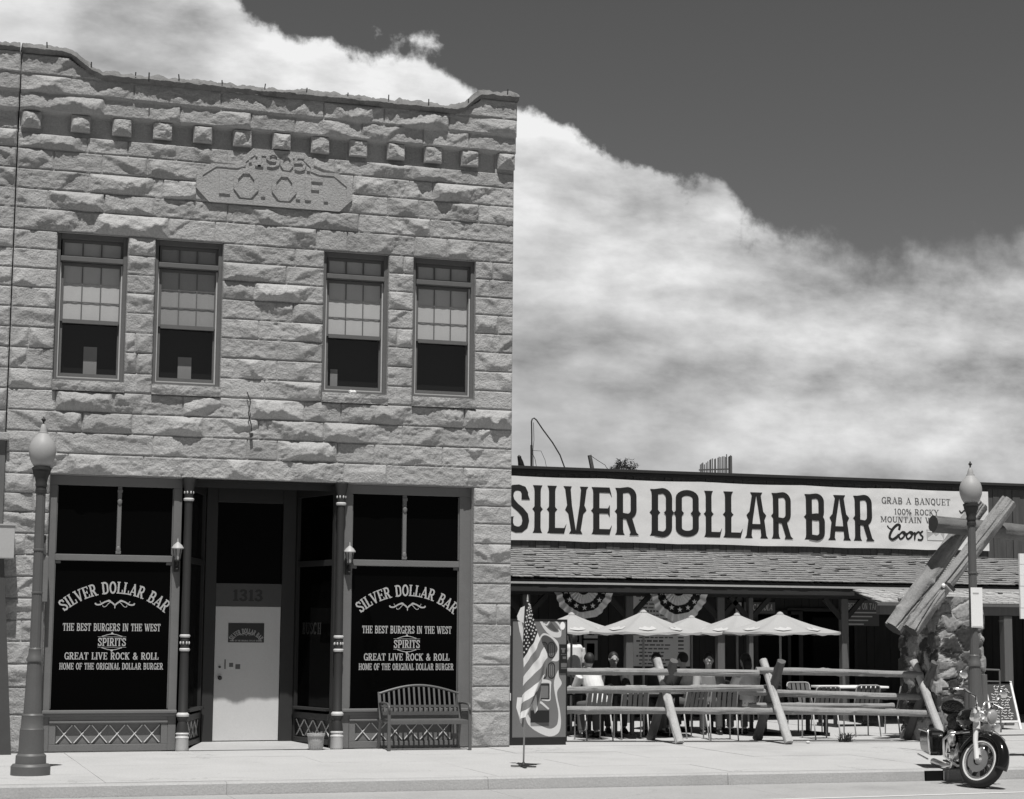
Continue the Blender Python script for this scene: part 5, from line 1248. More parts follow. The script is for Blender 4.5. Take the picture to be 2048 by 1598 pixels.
# ------------------------------------------------------------------ flag on a stand
def build_flag():
    Y = -4.0; x = -1.13; o = thing('flag_stand', 'limp stars and stripes flag on a slim pole with crossed foot, on the sidewalk', 'flag', (x, Y, 0))
    b = MB(); b.tube([(x, Y, .03), (x+.018, Y, 1.1), (x+.04, Y, 2.10)], .011, 10); b.build('pole', 'pole', o, smooth=True)
    b = MB(); b.tube([(x+.04, Y, 2.09), (x+.041, Y, 2.15)], [.013, .004], 10); b.build('finial', 'pole', o)
    b = MB(); b.bar((x-.13, Y+.10, .012), (x+.13, Y-.10, .012), .035, .014); b.bar((x-.04, Y-.20, .012), (x+.02, Y+.2, .015), .035, .014); b.lathe([(.03, 0), (.03, .03), (.014, .06)], (x, Y, .005), 12); b.build('foot', 'iron', o)
    q = lambda px, py: at(px, py, Y)
    # edge of the cloth on the pole (s=0) and the fold line (s=1); t runs down the hoist
    hoist = [(1052, 1203), (1049, 1235), (1046, 1268), (1045, 1300), (1046, 1335), (1044, 1372), (1041, 1408), (1037, 1440)]
    fold = [(1057, 1205), (1067, 1240), (1076, 1268), (1085, 1288), (1095, 1312), (1090, 1348), (1074, 1385), (1058, 1425)]
    def curve(P, t):
        n = len(P)-1; k = min(int(t*n), n-1); u = t*n-k; a, b_, c, d = [Vector(P[min(max(k+i, 0), n)]) for i in (-1, 0, 1, 2)]
        return .5*((2*b_)+(c-a)*u+(2*a-5*b_+4*c-d)*u*u+(3*b_-a-3*c+d)*u**3)
    def pt(s, t, front=True):
        # stripes climb from the hoist to the fold: the fold edge is shifted up the cloth
        th = t; tf = max(0.0, min(1.0, t*1.0))
        a = curve(hoist, min(1, th*1.0)); f = curve(fold, max(0, min(1, tf-.24*math.sin(math.pi*min(1, t*1.15))*1.0)) if t > 0 else 0)
        p = a.lerp(f, s); w = q(p.x, p.y)
        y = -.05*math.sin(math.pi*s)-.022*math.sin(s*9+t*3)*(.3+t)-.012*math.sin(s*17-t*5)
        if not front: y = -y*1.0+.05
        return (w.x, Y-.012+y, w.z)
    N, M_ = 30, 78
    def panel(s0, s1, t0, t1, mb, front=True, n=10, m=6):
        base = len(mb.v)
        for j in range(m+1):
            for i in range(n+1): mb.v.append(pt(s0+(s1-s0)*i/n, t0+(t1-t0)*j/m, front))
        for j in range(m):
            for i in range(n): k = base+j*(n+1)+i; mb.f.append((k, k+1, k+n+2, k+n+1))
    C0 = .50; blue, red, wht = MB(), MB(), MB()
    panel(0, 1, 0, C0, blue, n=14, m=24)
    for k in range(7): panel(0, 1, C0+(1-C0)*k/7, C0+(1-C0)*(k+1)/7, (wht if k % 2 == 0 else red), n=14, m=6)
    blue.build('canton', 'flag_blue', o, smooth=True); wht.build('white_stripe', 'flag_white', o, smooth=True); red.build('red_stripe', 'flag_red', o, smooth=True)
    st = MB()
    for i in range(9):
        t = .045+.052*i; wd = (curve(fold, max(0, t-.24*math.sin(math.pi*min(1, t*1.15))))-curve(hoist, t)).length
        n = max(1, int(round(wd/7.0)))
        for k in range(n):
            s = (k+.5+(.0 if i % 2 else .0))/n; c = Vector(pt(s, t)); st.prism([(c.x+u, c.z+v) for u, v in star(0, 0, .017, .1)], lambda u, v, d, c=c: (u, c.y-.006-d, v), .0)
    st.build('stars', 'flag_white', o)
    # the fly end folded behind, showing left of the pole and below the fold
    back = MB(); hb = [(1052, 1212), (1044, 1216), (1037, 1232), (1038, 1240), (1050, 1246)]
    v = [q(*p) for p in hb]; back.add([(p.x, Y+.05, p.z) for p in v]+[(p.x, Y+.06, p.z) for p in v], [(0, 1, 2, 3, 4), (9, 8, 7, 6, 5)]+[(i, (i+1) % 5, (i+1) % 5+5, i+5) for i in range(5)])
    for (L, Rr, dy) in (([(1038, 1243), (1041, 1262), (1047, 1285)], [(1044, 1243), (1049, 1262), (1052, 1285)], .04), ([(1063, 1378), (1066, 1400), (1072, 1428)], [(1072, 1372), (1075, 1398), (1077, 1420)], .05), ([(1036, 1395), (1034, 1415), (1042, 1445)], [(1050, 1395), (1047, 1418), (1044, 1448)], .03)):
        back.build('folded_fly', 'flag_white', o); back = MB(); a = [q(*p) for p in L]; c = [q(*p) for p in Rr]; n = len(a); back.add([(p.x, Y+dy, p.z) for p in a]+[(p.x, Y+dy-.02, p.z) for p in c], [(i, i+1, n+i+1, n+i) for i in range(n-1)])
    back.build('folded_fly', 'flag_white', o)
    for (L, Rr, dy) in (([(1072, 1372), (1075, 1398), (1077, 1420)], [(1080, 1362), (1084, 1380), (1082, 1402)], .04), ([(1046, 1400), (1048, 1425), (1044, 1452)], [(1056, 1398), (1053, 1425), (1046, 1455)], .02)):
        rb = MB(); a = [q(*p) for p in L]; c = [q(*p) for p in Rr]; n = len(a); rb.add([(p.x, Y+dy, p.z) for p in a]+[(p.x, Y+dy-.02, p.z) for p in c], [(i, i+1, n+i+1, n+i) for i in range(n-1)]); rb.build('folded_stripe', 'flag_red', o)
build_flag()

# ================================================================== LOG GATE, FENCE
def log_tube(mb, a, b, r, seed, n=18, k=30, taper=1.0, wob=.04, cracks=0, knots=0):
    kn = np.random.default_rng(seed+500).uniform(0, 1, (knots, 2))
    a, b = Vector(a), Vector(b); rng = np.random.default_rng(seed); d = (b-a); L = d.length; d.normalize()
    up = Vector((0, 0, 1)) if abs(d.z) < .9 else Vector((0, 1, 0)); x = d.cross(up).normalized(); y = x.cross(d).normalized()
    base = len(mb.v); off = rng.uniform(0, 90)
    for j in range(k+1):
        t = j/k; q = np.arange(n)*2*math.pi/n
        rr = r*(1+(taper-1)*t)*(1+wob*1.6*(fbm(q/6.283*5+off, q*0+t*L*1.2, seed, 3)-.5)+wob*.8*(vnoise(q*3+off, q*0+t*L*3, seed+1)-.5))
        for kt, kq in kn:
            dq = (q-kq*6.283+math.pi) % (2*math.pi)-math.pi; rr = rr*(1+.26*math.exp(-((t-kt)*L/.045)**2)*np.exp(-(dq/.34)**2))
        for ci in range(cracks):
            q0 = off*7.3+ci*2.4+.8*math.sin(t*2.1+ci*1.7+off); dq = (q-q0+math.pi) % (2*math.pi)-math.pi
            rr = rr*(1-(.16+.10*math.sin(ci*3+t*5))*np.exp(-(dq/.085)**2))
        c = a+d*(L*t)+x*(.25*r*(float(vnoise(np.array([t*2+off]), np.array([1.0]), seed)[0])-.5))+y*(.25*r*(float(vnoise(np.array([t*2+off]), np.array([5.0]), seed)[0])-.5))
        for i in range(n): mb.v.append(tuple(c+(x*math.cos(q[i])+y*math.sin(q[i]))*float(rr[i])))
    for j in range(k):
        for i in range(n): i2 = (i+1) % n; mb.f.append((base+j*n+i, base+(j+1)*n+i, base+(j+1)*n+i2, base+j*n+i2))
    return (base, base+k*n, n)
def log_obj(name, m, parent, a, b, r, seed, taper=1.0, wob=.04, end='log_end', n=18, cracks=0, k=30, knots=0):
    mb = MB(); s, e, n = log_tube(mb, a, b, r, seed, taper=taper, wob=wob, n=n, cracks=cracks, k=k, knots=knots)
    mb.f += [tuple(range(s, s+n)), tuple(range(e, e+n))[::-1]]
    o = mb.build(name, m, parent, smooth='auto')
    o.data.materials.append(K[end]); o.data.polygons[-1].material_index = 1; o.data.polygons[-2].material_index = 1
    return o
def build_pillar():
    x0, x1, y0, y1, zt = 6.98, 7.78, -.36, .80, 2.28
    o = thing('stone_pillar', 'fieldstone pillar under the slanting logs at the end of the rail fence', 'pillar', ((x0+x1)/2, (y0+y1)/2, 0))
    per = 2*((x1-x0)+(y1-y0)); nu, nv = 190, 110; rng = np.random.default_rng(3)
    pts = rng.uniform(0, 1, (170, 2))*np.array([per, zt+.3]); sh = np.where(rng.random(170) < .42, rng.uniform(.04, .10, 170), rng.uniform(.16, .40, 170))
    u = np.linspace(0, per, nu, endpoint=False); v = np.linspace(0, zt, nv); U, V = np.meshgrid(u, v)
    wx = U+.22*(fbm(U*4, V*4, 5, 4, .6)-.5); wz = V+.22*(fbm(U*4+9, V*4, 6, 4, .6)-.5)
    d = np.full((170,)+U.shape, 9.)
    for i, (a, b) in enumerate(pts):
        dx = np.abs(wx-a); dx = np.minimum(dx, per-dx); d[i] = np.hypot(dx*.85, (wz-b)*1.15)
    srt = np.sort(d, 0); idx = np.argmin(d, 0); e = np.clip((srt[1]-srt[0])/.07, 0, 1)
    h = .035*np.sqrt(e)+.024*(fbm(U*9, V*9, 8, 5, .6)-.5)+np.array(rng.uniform(-.02, .03, 170))[idx]
    shade = np.where(e < .12, .24, sh[idx])
    b = MB(); L1, L2 = x1-x0, y1-y0
    for j in range(nv):
        for i in range(nu):
            s = u[i]; hh = float(h[j, i]); z = float(v[j])
            if s < L1: p = (x0+s, y0-hh)
            elif s < L1+L2: p = (x1+hh, y0+s-L1)
            elif s < 2*L1+L2: p = (x1-(s-L1-L2), y1+hh)
            else: p = (x0-hh, y1-(s-2*L1-L2))
            b.v.append((p[0], p[1], z))
    for j in range(nv-1):
        for i in range(nu): i2 = (i+1) % nu; b.f.append((j*nu+i, j*nu+i2, (j+1)*nu+i2, (j+1)*nu+i))
    b.f.append(tuple(range((nv-1)*nu, nv*nu)))
    ob = b.build('stonework', 'fieldstone', o)
    at_ = ob.data.attributes.new('shade', 'FLOAT', 'POINT'); at_.data.foreach_set('value', shade.astype(np.float32).ravel())
build_pillar()
def build_gate():
    o = thing('log_gate', 'two big slanting logs crossed by a round log beam above the stone pillar', 'log frame', (7.4, -.1, 1.8))
    P = lambda x, y, Y: tuple(at(x, y, Y))
    log_obj('slanting_log', 'log', o, P(1822, 1262, -.40), P(2018, 1003, -.40), .135, 5, taper=.95, wob=.18, n=64, cracks=6, k=90, knots=4)
    log_obj('slanting_log', 'log', o, P(1784, 1256, .22), P(1962, 1010, .22), .150, 9, taper=.92, wob=.18, n=64, cracks=6, k=90, knots=4)
    log_obj('cross_beam', 'log_brown', o, P(1866, 1049, -.08), (12.0, .15, 3.17), .135, 13, taper=1.0, wob=.10, n=48, cracks=3, k=60)
build_gate()
def flood():
    p = at(1887, 1171, -.50); o = thing('flood_light', 'small floodlight fixed under the slanting log', 'floodlight', tuple(p))
    b = MB(); b.ball(tuple(p), .034, 12, 8); b.tube([tuple(p), tuple(at(1896, 1170, -.5))], .014, 8); b.build('socket', 'sign_white', o, smooth='auto')
    b = MB(); a, c = at(1893, 1167, -.52), at(1906, 1181, -.52); b.bar(a, c, .055, .13, (0, 1, .2)); b.build('lamp_head', 'dark_metal', o, bevel=.006)
    b = MB(); k = Vector((.035, -.0, .012)); b.bar(a+Vector((-.034, -.01, -.02)), c+Vector((-.034, -.01, -.02)), .008, .11, (0, 1, .2)); b.build('lamp_rim', 'sign_grey', o)
flood()
def fence_post(x, yc, label, mats, lean=.02):
    o = thing('fence_post', label, 'fence post', (x, yc, 0), 'crossed-log posts of the rail fence')
    log_obj('crossed_log', mats[0], o, (x+.01, yc-.56, .02), (x-.03, yc+.26, 1.26), .068, int(x*10), taper=.92, wob=.16, end=mats[0], n=28, cracks=2, k=60, knots=4)
    log_obj('crossed_log', mats[1], o, (x+.0, yc+.56, .02), (x+.04, yc-.26, 1.25), .072, int(x*10)+3, taper=.92, wob=.16, end=mats[1], n=28, cracks=2, k=60, knots=4)
XP = [(2.745, .66), (4.42, .32), (6.93, -.10)]
fence_post(2.745, .66, 'crossed-log fence post nearest the vending machine', ('log_light', 'log_dark'))
fence_post(4.42, .32, 'crossed-log fence post midway along the rail fence', ('log_light', 'log_dark'))
fence_post(6.90, -.05, 'crossed-log fence post against the stone pillar', ('log_light', 'log_dark'))
fence_post(.80, 1.55, 'crossed-log fence post mostly hidden behind the vending machine', ('log_grey', 'log_dark'))
def build_rails():
    Y = lambda x: np.interp(x, [.3, 2.745, 4.42, 6.9, 8], [1.1, .66, .32, -.05, -.15])
    spec = [('top rail of the log fence, left of the middle crossed post', [(1120, 1343), (1518, 1346)], 0), ('top rail of the log fence, right of the middle crossed post', [(1512, 1341), (1845, 1350)], 1),
            ('middle rail of the log fence, left of the middle crossed post', [(1120, 1380), (1526, 1376)], 2), ('middle rail of the log fence, right of the middle crossed post', [(1478, 1384), (1870, 1394)], 3),
            ('bottom rail of the log fence, left of the middle crossed post', [(1120, 1419), (1592, 1424)], 4), ('bottom rail of the log fence, upper of two overlapping on the right', [(1497, 1411), (1788, 1412)], 5), ('bottom rail of the log fence reaching the motorcycle', [(1560, 1421), (1885, 1427)], 6)]
    for lab, (a, b), k in spec:
        off = -.13 if k % 2 == 0 else .10
        xa = at(a[0], a[1], .6).x; xb = at(b[0], b[1], .1).x
        pa = at(a[0], a[1], float(Y(xa))+off); pb = at(b[0], b[1], float(Y(xb))+off)
        o = log_obj('fence_rail', 'log_grey', None, pa, pb, .056 if k != 5 else .045, 30+k, taper=.9, wob=.22, end='log_light', n=28, cracks=2, k=150, knots=9)
        tag(o, lab, 'fence rail', 'rails of the log fence')
build_rails()
def posts_right():
    for (px, py, Yp, r, lab) in ((1940, 1372, -1.0, .105, 'thick round wooden post behind the motorcycle, left one'), (1967, 1349, -.4, .055, 'slimmer round wooden post right of the thick one')):
        p = at(px, py, Yp); o = log_obj('wooden_post', 'post', None, (p.x, Yp, -.02), (p.x, Yp, p.z), r, int(px), wob=.03, end='log_grey'); tag(o, lab, 'post')
    o = thing('handrail', 'thin dark metal handrail right of the stone pillar', 'handrail', (9.3, 2.2, 0)); Y = 2.2; b = MB()
    a, c = at(1948, 1336, Y), at(1999, 1340, Y); b.tube([(a.x-.5, Y, a.z), tuple(c)], .016, 8); b.build('top_bar', 'sash', o)
    b = MB(); b.tube([tuple(at(1948, 1362, Y)), tuple(at(1999, 1363, Y))], .012, 8); b.build('lower_bar', 'sash', o)
    b = MB(); b.tube([tuple(c), (c.x, Y, 0)], .016, 8); b.build('upright', 'sash', o)
    Y = 3.0; a = at(1986, 1366, Y); c = at(2041, 1443, Y); w = c.x-a.x
    o = thing('sandwich_board', 'chalked sandwich board standing right of the motorcycle', 'sign board', (c.x-w/2, Y+.2, 0)); T = .30
    for sg, nm in ((0, 'board'), (1, 'board')):
        z0, z1 = c.z, a.z; P = lambda u, d, z, sg=sg: (a.x+u, Y+T*z/z1-d if sg == 0 else Y+2*T-T*z/z1+d, z)
        b = MB(); vs = [P(u, d, z) for z in (z0, z1) for d in (0, -.02) for u in (.03, w-.03)]; b.add(vs, [(0, 1, 3, 2), (4, 6, 7, 5), (0, 4, 5, 1), (2, 3, 7, 6), (0, 2, 6, 4), (1, 5, 7, 3)]); bo = b.build(nm, 'chalkboard', o)
        f = MB(); f.bar(P(0, .0, 0), P(0, .0, z1+.02), .04, .035, (0, 1, 0)); f.bar(P(w, 0, 0), P(w, 0, z1+.02), .04, .035, (0, 1, 0)); f.bar(P(0, 0, z1), P(w, 0, z1), .04, .035); f.bar(P(0, 0, z0), P(w, 0, z0), .04, .035); f.build('board_frame', 'sign_white', o)
        if sg == 0:
            l = MB(); r = random.Random(4); z = z1-.07
            while z > z0+.04:
                u = .10+(.08 if r.random() < .4 else 0)
                while u < w-.12:
                    e = u+r.uniform(.03, .11); n = 5; pts = [(u+(e-u)*k/n, z+r.uniform(-.012, .016)) for k in range(n+1)]
                    for j, q in enumerate(ribbon(pts, .009)): l.add([P(x_, .004+.0002*j, z_) for x_, z_ in q], [(0, 1, 2, 3)])
                    u = e+r.uniform(.012, .03)
                z -= .047
            l.build('chalk_lines', 'chalk', bo)
posts_right()
def drain():
    o = thing('storm_drain', 'dark kerb drain opening beside the motorcycle rear wheel', 'drain', (3.95, KERB_Y, -.14))
    a = at(1851, 1550, KERB_Y-.03); c = at(1887, 1550, KERB_Y-.03); b = MB(); b.box(a.x, c.x, KERB_Y-.045, KERB_Y-.004, -.139, -.015); b.build('opening', 'interior', o)
    b = MB(); b.box(c.x-.012, c.x+.004, KERB_Y-.05, KERB_Y-.046, -.139, -.02); b.build('bar', 'sign_white', o)
drain()

# ================================================================== PATIO
def umbrella(px, py, Y, R_, rot, rim_py, label):
    a = at(px, py, Y); rim = at(px, rim_py, Y).z
    o = thing('patio_umbrella', label, 'umbrella', (a.x, Y, 0), 'pale umbrellas over the patio tables')
    n = 8; b = MB(); k = 6; m = 10
    for j in range(k+1):
        t = j/k
        for i in range(n*m):
            q = 2*math.pi*i/(n*m)+rot; ph = (i % m)/m
            rp = R_*t*(math.cos(math.pi/n)/math.cos((ph-.5)*2*math.pi/n)); sag = .045*t*math.sin(math.pi*ph)+.03*math.sin(math.pi*t)
            b.v.append((a.x+rp*math.cos(q), Y+rp*math.sin(q), a.z-(a.z-rim)*t-sag*(1 if t < 1 else .5)))
    for j in range(k):
        for i in range(n*m): i2 = (i+1) % (n*m); b.f.append((j*n*m+i, j*n*m+i2, (j+1)*n*m+i2, (j+1)*n*m+i))
    b.build('canopy', 'umbrella', o, smooth='auto')
    v = MB(); base = k*n*m
    for i in range(n*m): x, y, z = b.v[base+i]; v.v.append((x, y, z))
    for i in range(n*m): x, y, z = b.v[base+i]; v.v.append((a.x+(x-a.x)*1.005, Y+(y-Y)*1.005, z-.035-.01*math.sin(i*1.3)))
    N_ = n*m
    for i in range(N_): i2 = (i+1) % N_; v.f.append((i, i2, N_+i2, N_+i))
    v.build('valance', 'umbrella', o, smooth=True)
    p = MB(); p.tube([(a.x, Y, .0), (a.x, Y, a.z+.02)], .019, 10); p.build('pole', 'pole', o, smooth=True)
    p = MB(); p.lathe([(.06, a.z-.02), (.045, a.z+.005), (.015, a.z+.022)], (a.x, Y, 0), 12); p.build('cap', 'umbrella', o, smooth='auto')
    r = MB()
    for i in range(n): q = 2*math.pi*i/n+rot; r.tube([(a.x, Y, a.z-.06), (a.x+R_*.97*math.cos(q), Y+R_*.97*math.sin(q), rim-.02)], .008, 6)
    r.build('rib', 'sash', o)
    l = MB()
    for i in range(n):                                  # printed marks near the hem of every other panel
        q0 = 2*math.pi*(i+.25)/n+rot; q1 = 2*math.pi*(i+.75)/n+rot; hh = lambda t: a.z-(a.z-rim)*t-.03*math.sin(math.pi*t)-.03*t+.006
        vs = []
        for s in range(7):
            q = q0+(q1-q0)*s/6
            for t in (.66+.05*math.sin(s*2.1), .84-.06*abs(s-3)/3): rp = R_*t*math.cos(math.pi/n)/math.cos((.25+.5*s/6-.5)*2*math.pi/n); vs.append((a.x+rp*math.cos(q), Y+rp*math.sin(q), hh(t)))
        l.add(vs, [(2*s, 2*s+1, 2*s+3, 2*s+2) for s in range(6)])
    l.build('print', 'umbrella_mark', o)
umbrella(1143, 1227, 2.8, .92, .2, 1262, 'pale patio umbrella half hidden by the vending machine')
umbrella(1383, 1233, 3.6, .95, .5, 1264, 'pale patio umbrella third from the left, in the second row')
umbrella(1287, 1222, 2.0, .98, .1, 1263, 'pale patio umbrella in front of the menu board, nearest the fence')
umbrella(1474, 1228, 3.0, .95, .3, 1264, 'pale patio umbrella below the soda sign')
umbrella(1560, 1226, 2.0, 1.04, .0, 1263, 'pale patio umbrella farthest right, its tip pointing at the logs')

def make_table(loc, rz, label, w=1.0, d=.75, round_=False):
    o = thing('patio_table', label, 'table', (0, 0, 0), 'patio tables under the umbrellas')
    b = MB(); b.box(-w/2, w/2, -d/2, d/2, .70, .735); b.build('table_top', 'table_top', o, bevel=.006)
    f = MB(); f.box(-w/2+.04, w/2-.04, -d/2+.04, d/2-.04, .655, .70); f.build('apron', 'black', o)
    for s in (-1, 1):
        l = MB(); x = s*(w/2-.14); l.bar((x, -d/2+.08, .05), (x, -d/2+.08, .655), .06, .045, (0, 1, 0)); l.bar((x, d/2-.08, .05), (x, d/2-.08, .655), .06, .045, (0, 1, 0)); l.bar((x, -d/2, .03), (x, d/2, .03), .06, .06); l.build('trestle', 'black', o)
    move(o, loc, rz); return o
gx = lambda px, Y, py=1400: at(px, py, Y).x
for px, Y, rz, w, lab in ((1292, 2.0, .1, 1.1, 'white-topped patio table under the umbrella before the menu board'), (1150, 2.8, .0, 1.0, 'white-topped patio table behind the vending machine'), (1392, 3.6, .15, 1.0, 'white-topped patio table behind the crossed post, in the back row'), (1474, 3.0, -.1, 1.0, 'white-topped patio table where the dark-haired diners sit'), (1590, 2.0, .05, 1.1, 'white-topped patio table right of the middle crossed post'), (1700, 4.6, 0, 1.2, 'empty white-topped patio table at the right, deep under the porch edge')):
    make_table((gx(px, Y), Y, 0), rz, lab, w)
def make_chair():
    o = thing('patio_chair', 'x', 'chair', (0, 0, 0), 'strap patio chairs')
    for s in (-1, 1):
        t = MB(); x = s*.22; t.tube([(x, .20, .0), (x, .20, .41), (x*.98, .17, .425), (x*.98, -.16, .42)], .0115, 8); t.build('leg', 'chair_tube', o, smooth=True)
        t = MB(); t.tube([(x*1.02, -.26, .0), (x*1.0, -.18, .40)], .0115, 8); t.build('leg', 'chair_tube', o, smooth=True)
    t = MB(); t.tube([(-.22, -.16, .42), (-.215, -.22, .60), (-.21, -.28, .80), (-.19, -.29, .83), (-.15, -.295, .84), (.15, -.295, .84), (.19, -.29, .83), (.21, -.28, .80), (.215, -.22, .60), (.22, -.16, .42)], .0125, 8); t.build('back_frame', 'chair_tube', o, smooth=True)
    for k in range(5):
        x = -.168+k*.084; s = MB(); s.bar((x, -.185, .44), (x, -.293, .832), .062, .006, (0, 1, 0)); s.build('back_strap', 'chair', o); s = MB(); s.bar((x, -.17, .428), (x, .185, .432), .062, .006); s.build('seat_strap', 'chair', o)
    t = MB(); t.tube([(-.22, .18, .422), (.22, .18, .422)], .0115, 8); t.tube([(-.22, -.17, .42), (.22, -.17, .42)], .0115, 8); t.build('seat_rail', 'chair_tube', o); return o
proto = make_chair(); first = [True]
def chair(px, Y, rz, label):
    o = proto if first[0] else copy_tree(proto); first[0] = False; o['label'] = label; move(o, (gx(px, Y), Y, .0), rz); return o
for a in ((1186, 1.35, .08, 'strap patio chair with its back to the fence, nearest the vending machine'), (1262, 1.55, -.1, 'strap patio chair left of the first crossed fence post'), (1376, 1.75, .25, 'strap patio chair seen just right of the first crossed fence post'), (1440, 1.15, -.15, 'strap patio chair midway between the two crossed fence posts'), (1520, 2.1, .3, 'strap patio chair left of the middle crossed fence post'),
          (1640, 1.05, .02, 'strap patio chair right of the middle crossed post, beside the table'), (1722, 1.65, -.05, 'strap patio chair standing alone below the porch post'), (1805, 1.9, .05, 'strap patio chair farthest right, half behind the stone pillar'), (1325, 2.9, 3.0, 'strap patio chair facing the street beyond the first table'), (1455, 3.9, 3.2, 'strap patio chair facing the street behind the second table'), (1610, 2.9, 3.1, 'strap patio chair facing the street beyond the right table')):
    chair(*a)

# ------------------------------------------------------------------ people
def person(px, Y, rz, label, shirt, pose='sit', hair='hair', lean=.12, sc=1.0, long_hair=False, z=0):
    o = thing('person', label, 'person', (0, 0, 0), 'people at the patio tables')
    if pose == 'sit': hip = Vector((0, -.02, .53)); 
    else: hip = Vector((0, 0, .95))
    ch = hip+Vector((0, lean*.9, .30)); sh = hip+Vector((0, lean*1.3, .46)); nk = sh+Vector((0, .02, .08)); hd = nk+Vector((0, .035, .155))
    b = MB()
    b.tube([hip+Vector((0, 0, -.09)), hip, hip+Vector((0, lean*.4, .14)), ch, sh+Vector((0, 0, .0)), nk], [.10, .155, .135, .155, .135, .056], 16)
    b.tube([sh+Vector((-.17, 0, -.02)), sh+Vector((.17, 0, -.02))], .062, 10); b.tube([nk-Vector((0, 0, .05)), hd-Vector((0, 0, .06))], .052, 12)
    b.ball(tuple(hd), (.076, .094, .112), 20, 14); b.ball((hd.x, hd.y+.045, hd.z-.07), (.05, .05, .045), 12, 8); b.tube([(hd.x, hd.y+.088, hd.z+.01), (hd.x, hd.y+.115, hd.z-.025)], [.010, .016], 8); b.tube([(hd.x-.022, hd.y+.092, hd.z-.058), (hd.x+.022, hd.y+.092, hd.z-.058)], .009, 6)
    for s in (-1, 1): b.ball((hd.x+s*.079, hd.y-.0, hd.z-.005), (.012, .022, .032), 8, 6)
    arms = []
    for s in (-1, 1):
        S0 = sh+Vector((s*.185, 0, -.02))
        if pose == 'sit': E0 = S0+Vector((s*.05, .14, -.25)); H0 = E0+Vector((-s*.07, .24, .06))
        else: E0 = S0+Vector((s*.05, -.02, -.30)); H0 = E0+Vector((-s*.01, .10, -.24))
        arms.append((S0, E0, H0)); b.tube([S0, S0.lerp(E0, .5), E0, E0.lerp(H0, .4), H0], [.056, .050, .041, .042, .028], 12)
        d = (H0-E0).normalized(); side = d.cross(Vector((0, 0, 1))).normalized(); up = side.cross(d)
        palm = H0+d*.055; b.tube([H0, palm, H0+d*.10], [.026, .036, .030], 8)
        for k, l in enumerate((.066, .078, .074, .056)):
            r0 = H0+d*.09+side*(.030-.020*k); b.tube([r0, r0+d*l*.55-up*.008, r0+d*l*.85-up*.030], [.0105, .0095, .0075], 6)
        th = palm-d*.02+side*.034*s; b.tube([palm-d*.015, th+side*s*.012, th+side*s*.018+d*.045-up*.012], [.014, .012, .009], 6)
    for s in (-1, 1):
        j = hip+Vector((s*.095, 0, -.03))
        if pose == 'sit': kn = j+Vector((s*.04, .42, .02)); an = kn+Vector((0, -.04, -.45))
        else: kn = j+Vector((s*.02, .02, -.44)); an = Vector((j.x+s*.02, j.y-.01, .08))
        b.tube([j, j.lerp(kn, .5), kn, kn.lerp(an, .35), an], [.092, .080, .058, .056, .038], 12); ft = Vector((an.x, an.y, .04)); b.tube([ft+Vector((0, -.05, .01)), ft+Vector((0, .06, .005)), ft+Vector((0, .17, -.01))], [.036, .042, .028], 10)
    bo = b.build('body', 'skin', o, smooth=True); rm = bo.modifiers.new('skin_surface', 'REMESH'); rm.mode = 'VOXEL'; rm.voxel_size = .0095; rm.use_smooth_shade = True
    c = MB(); c.tube([hip+Vector((0, 0, -.05)), hip+Vector((0, .0, .03)), hip+Vector((0, lean*.4, .14)), ch, sh, sh+Vector((0, .012, .055))], [.165, .168, .150, .170, .150, .068], 18); c.tube([sh+Vector((-.17, 0, -.018)), sh+Vector((.17, 0, -.018))], .078, 12)
    for S0, E0, H0 in arms: c.tube([S0-Vector((0, 0, -.01)), S0.lerp(E0, .5), S0.lerp(E0, .8)], [.074, .070, .066], 12)
    co = c.build('shirt', shirt, o, smooth=True); rm = co.modifiers.new('cloth_surface', 'REMESH'); rm.mode = 'VOXEL'; rm.voxel_size = .011; rm.use_smooth_shade = True
    t = MB()
    for s in (-1, 1):
        j = hip+Vector((s*.095, 0, -.03))
        if pose == 'sit': kn = j+Vector((s*.04, .42, .02)); an = kn+Vector((0, -.04, -.40))
        else: kn = j+Vector((s*.02, .02, -.44)); an = Vector((j.x+s*.02, j.y-.01, .11))
        t.tube([j-Vector((0, .03, 0)), j.lerp(kn, .5), kn, kn.lerp(an, .4), an], [.108, .092, .072, .066, .060], 12)
    t.tube([hip+Vector((0, 0, -.11)), hip, hip+Vector((0, 0, .06))], [.12, .168, .158], 16)
    to = t.build('trousers', 'denim', o, smooth=True); rm = to.modifiers.new('cloth_surface', 'REMESH'); rm.mode = 'VOXEL'; rm.voxel_size = .012; rm.use_smooth_shade = True
    h = MB(); h.ball((hd.x, hd.y-.016, hd.z+.028), (.087, .098, .104), 20, 12)
    if long_hair: h.tube([(hd.x, hd.y-.05, hd.z+.02), (hd.x, hd.y-.085, hd.z-.10), (hd.x, hd.y-.09, hd.z-.24)], [.08, .075, .03], 12)
    h.build('hair', hair, o, smooth=True)
    e = MB()
    for s in (-1, 1): e.ball((hd.x+s*.030, hd.y+.083, hd.z+.008), (.012, .008, .008), 8, 6)
    e.build('eyes', 'black', o)
    sh_ = MB()
    for s in (-1, 1):
        j = hip+Vector((s*.095, 0, 0)); ax = j.x+s*(.04 if pose == 'sit' else .02); ay = j.y+(.38 if pose == 'sit' else -.01); sh_.tube([(ax, ay-.06, .05), (ax, ay+.06, .045), (ax, ay+.19, .03)], [.044, .052, .036], 12)
    sh_.build('shoes', 'black', o, smooth=True)
    o.scale = (sc, sc, sc); move(o, (gx(px, Y), Y, z), rz); return o
person(1199, 1.62, .12, 'person in a white T-shirt seated with back to the street, leaning over the table', 'cloth_white', lean=.26)
person(1146, 3.9, .3, 'person in a pale top standing beyond the vending machine', 'cloth_white', 'stand', lean=.02, long_hair=True)
person(1316, 2.75, 2.6, 'person in dark clothes seated behind the first crossed fence post', 'cloth_dark')
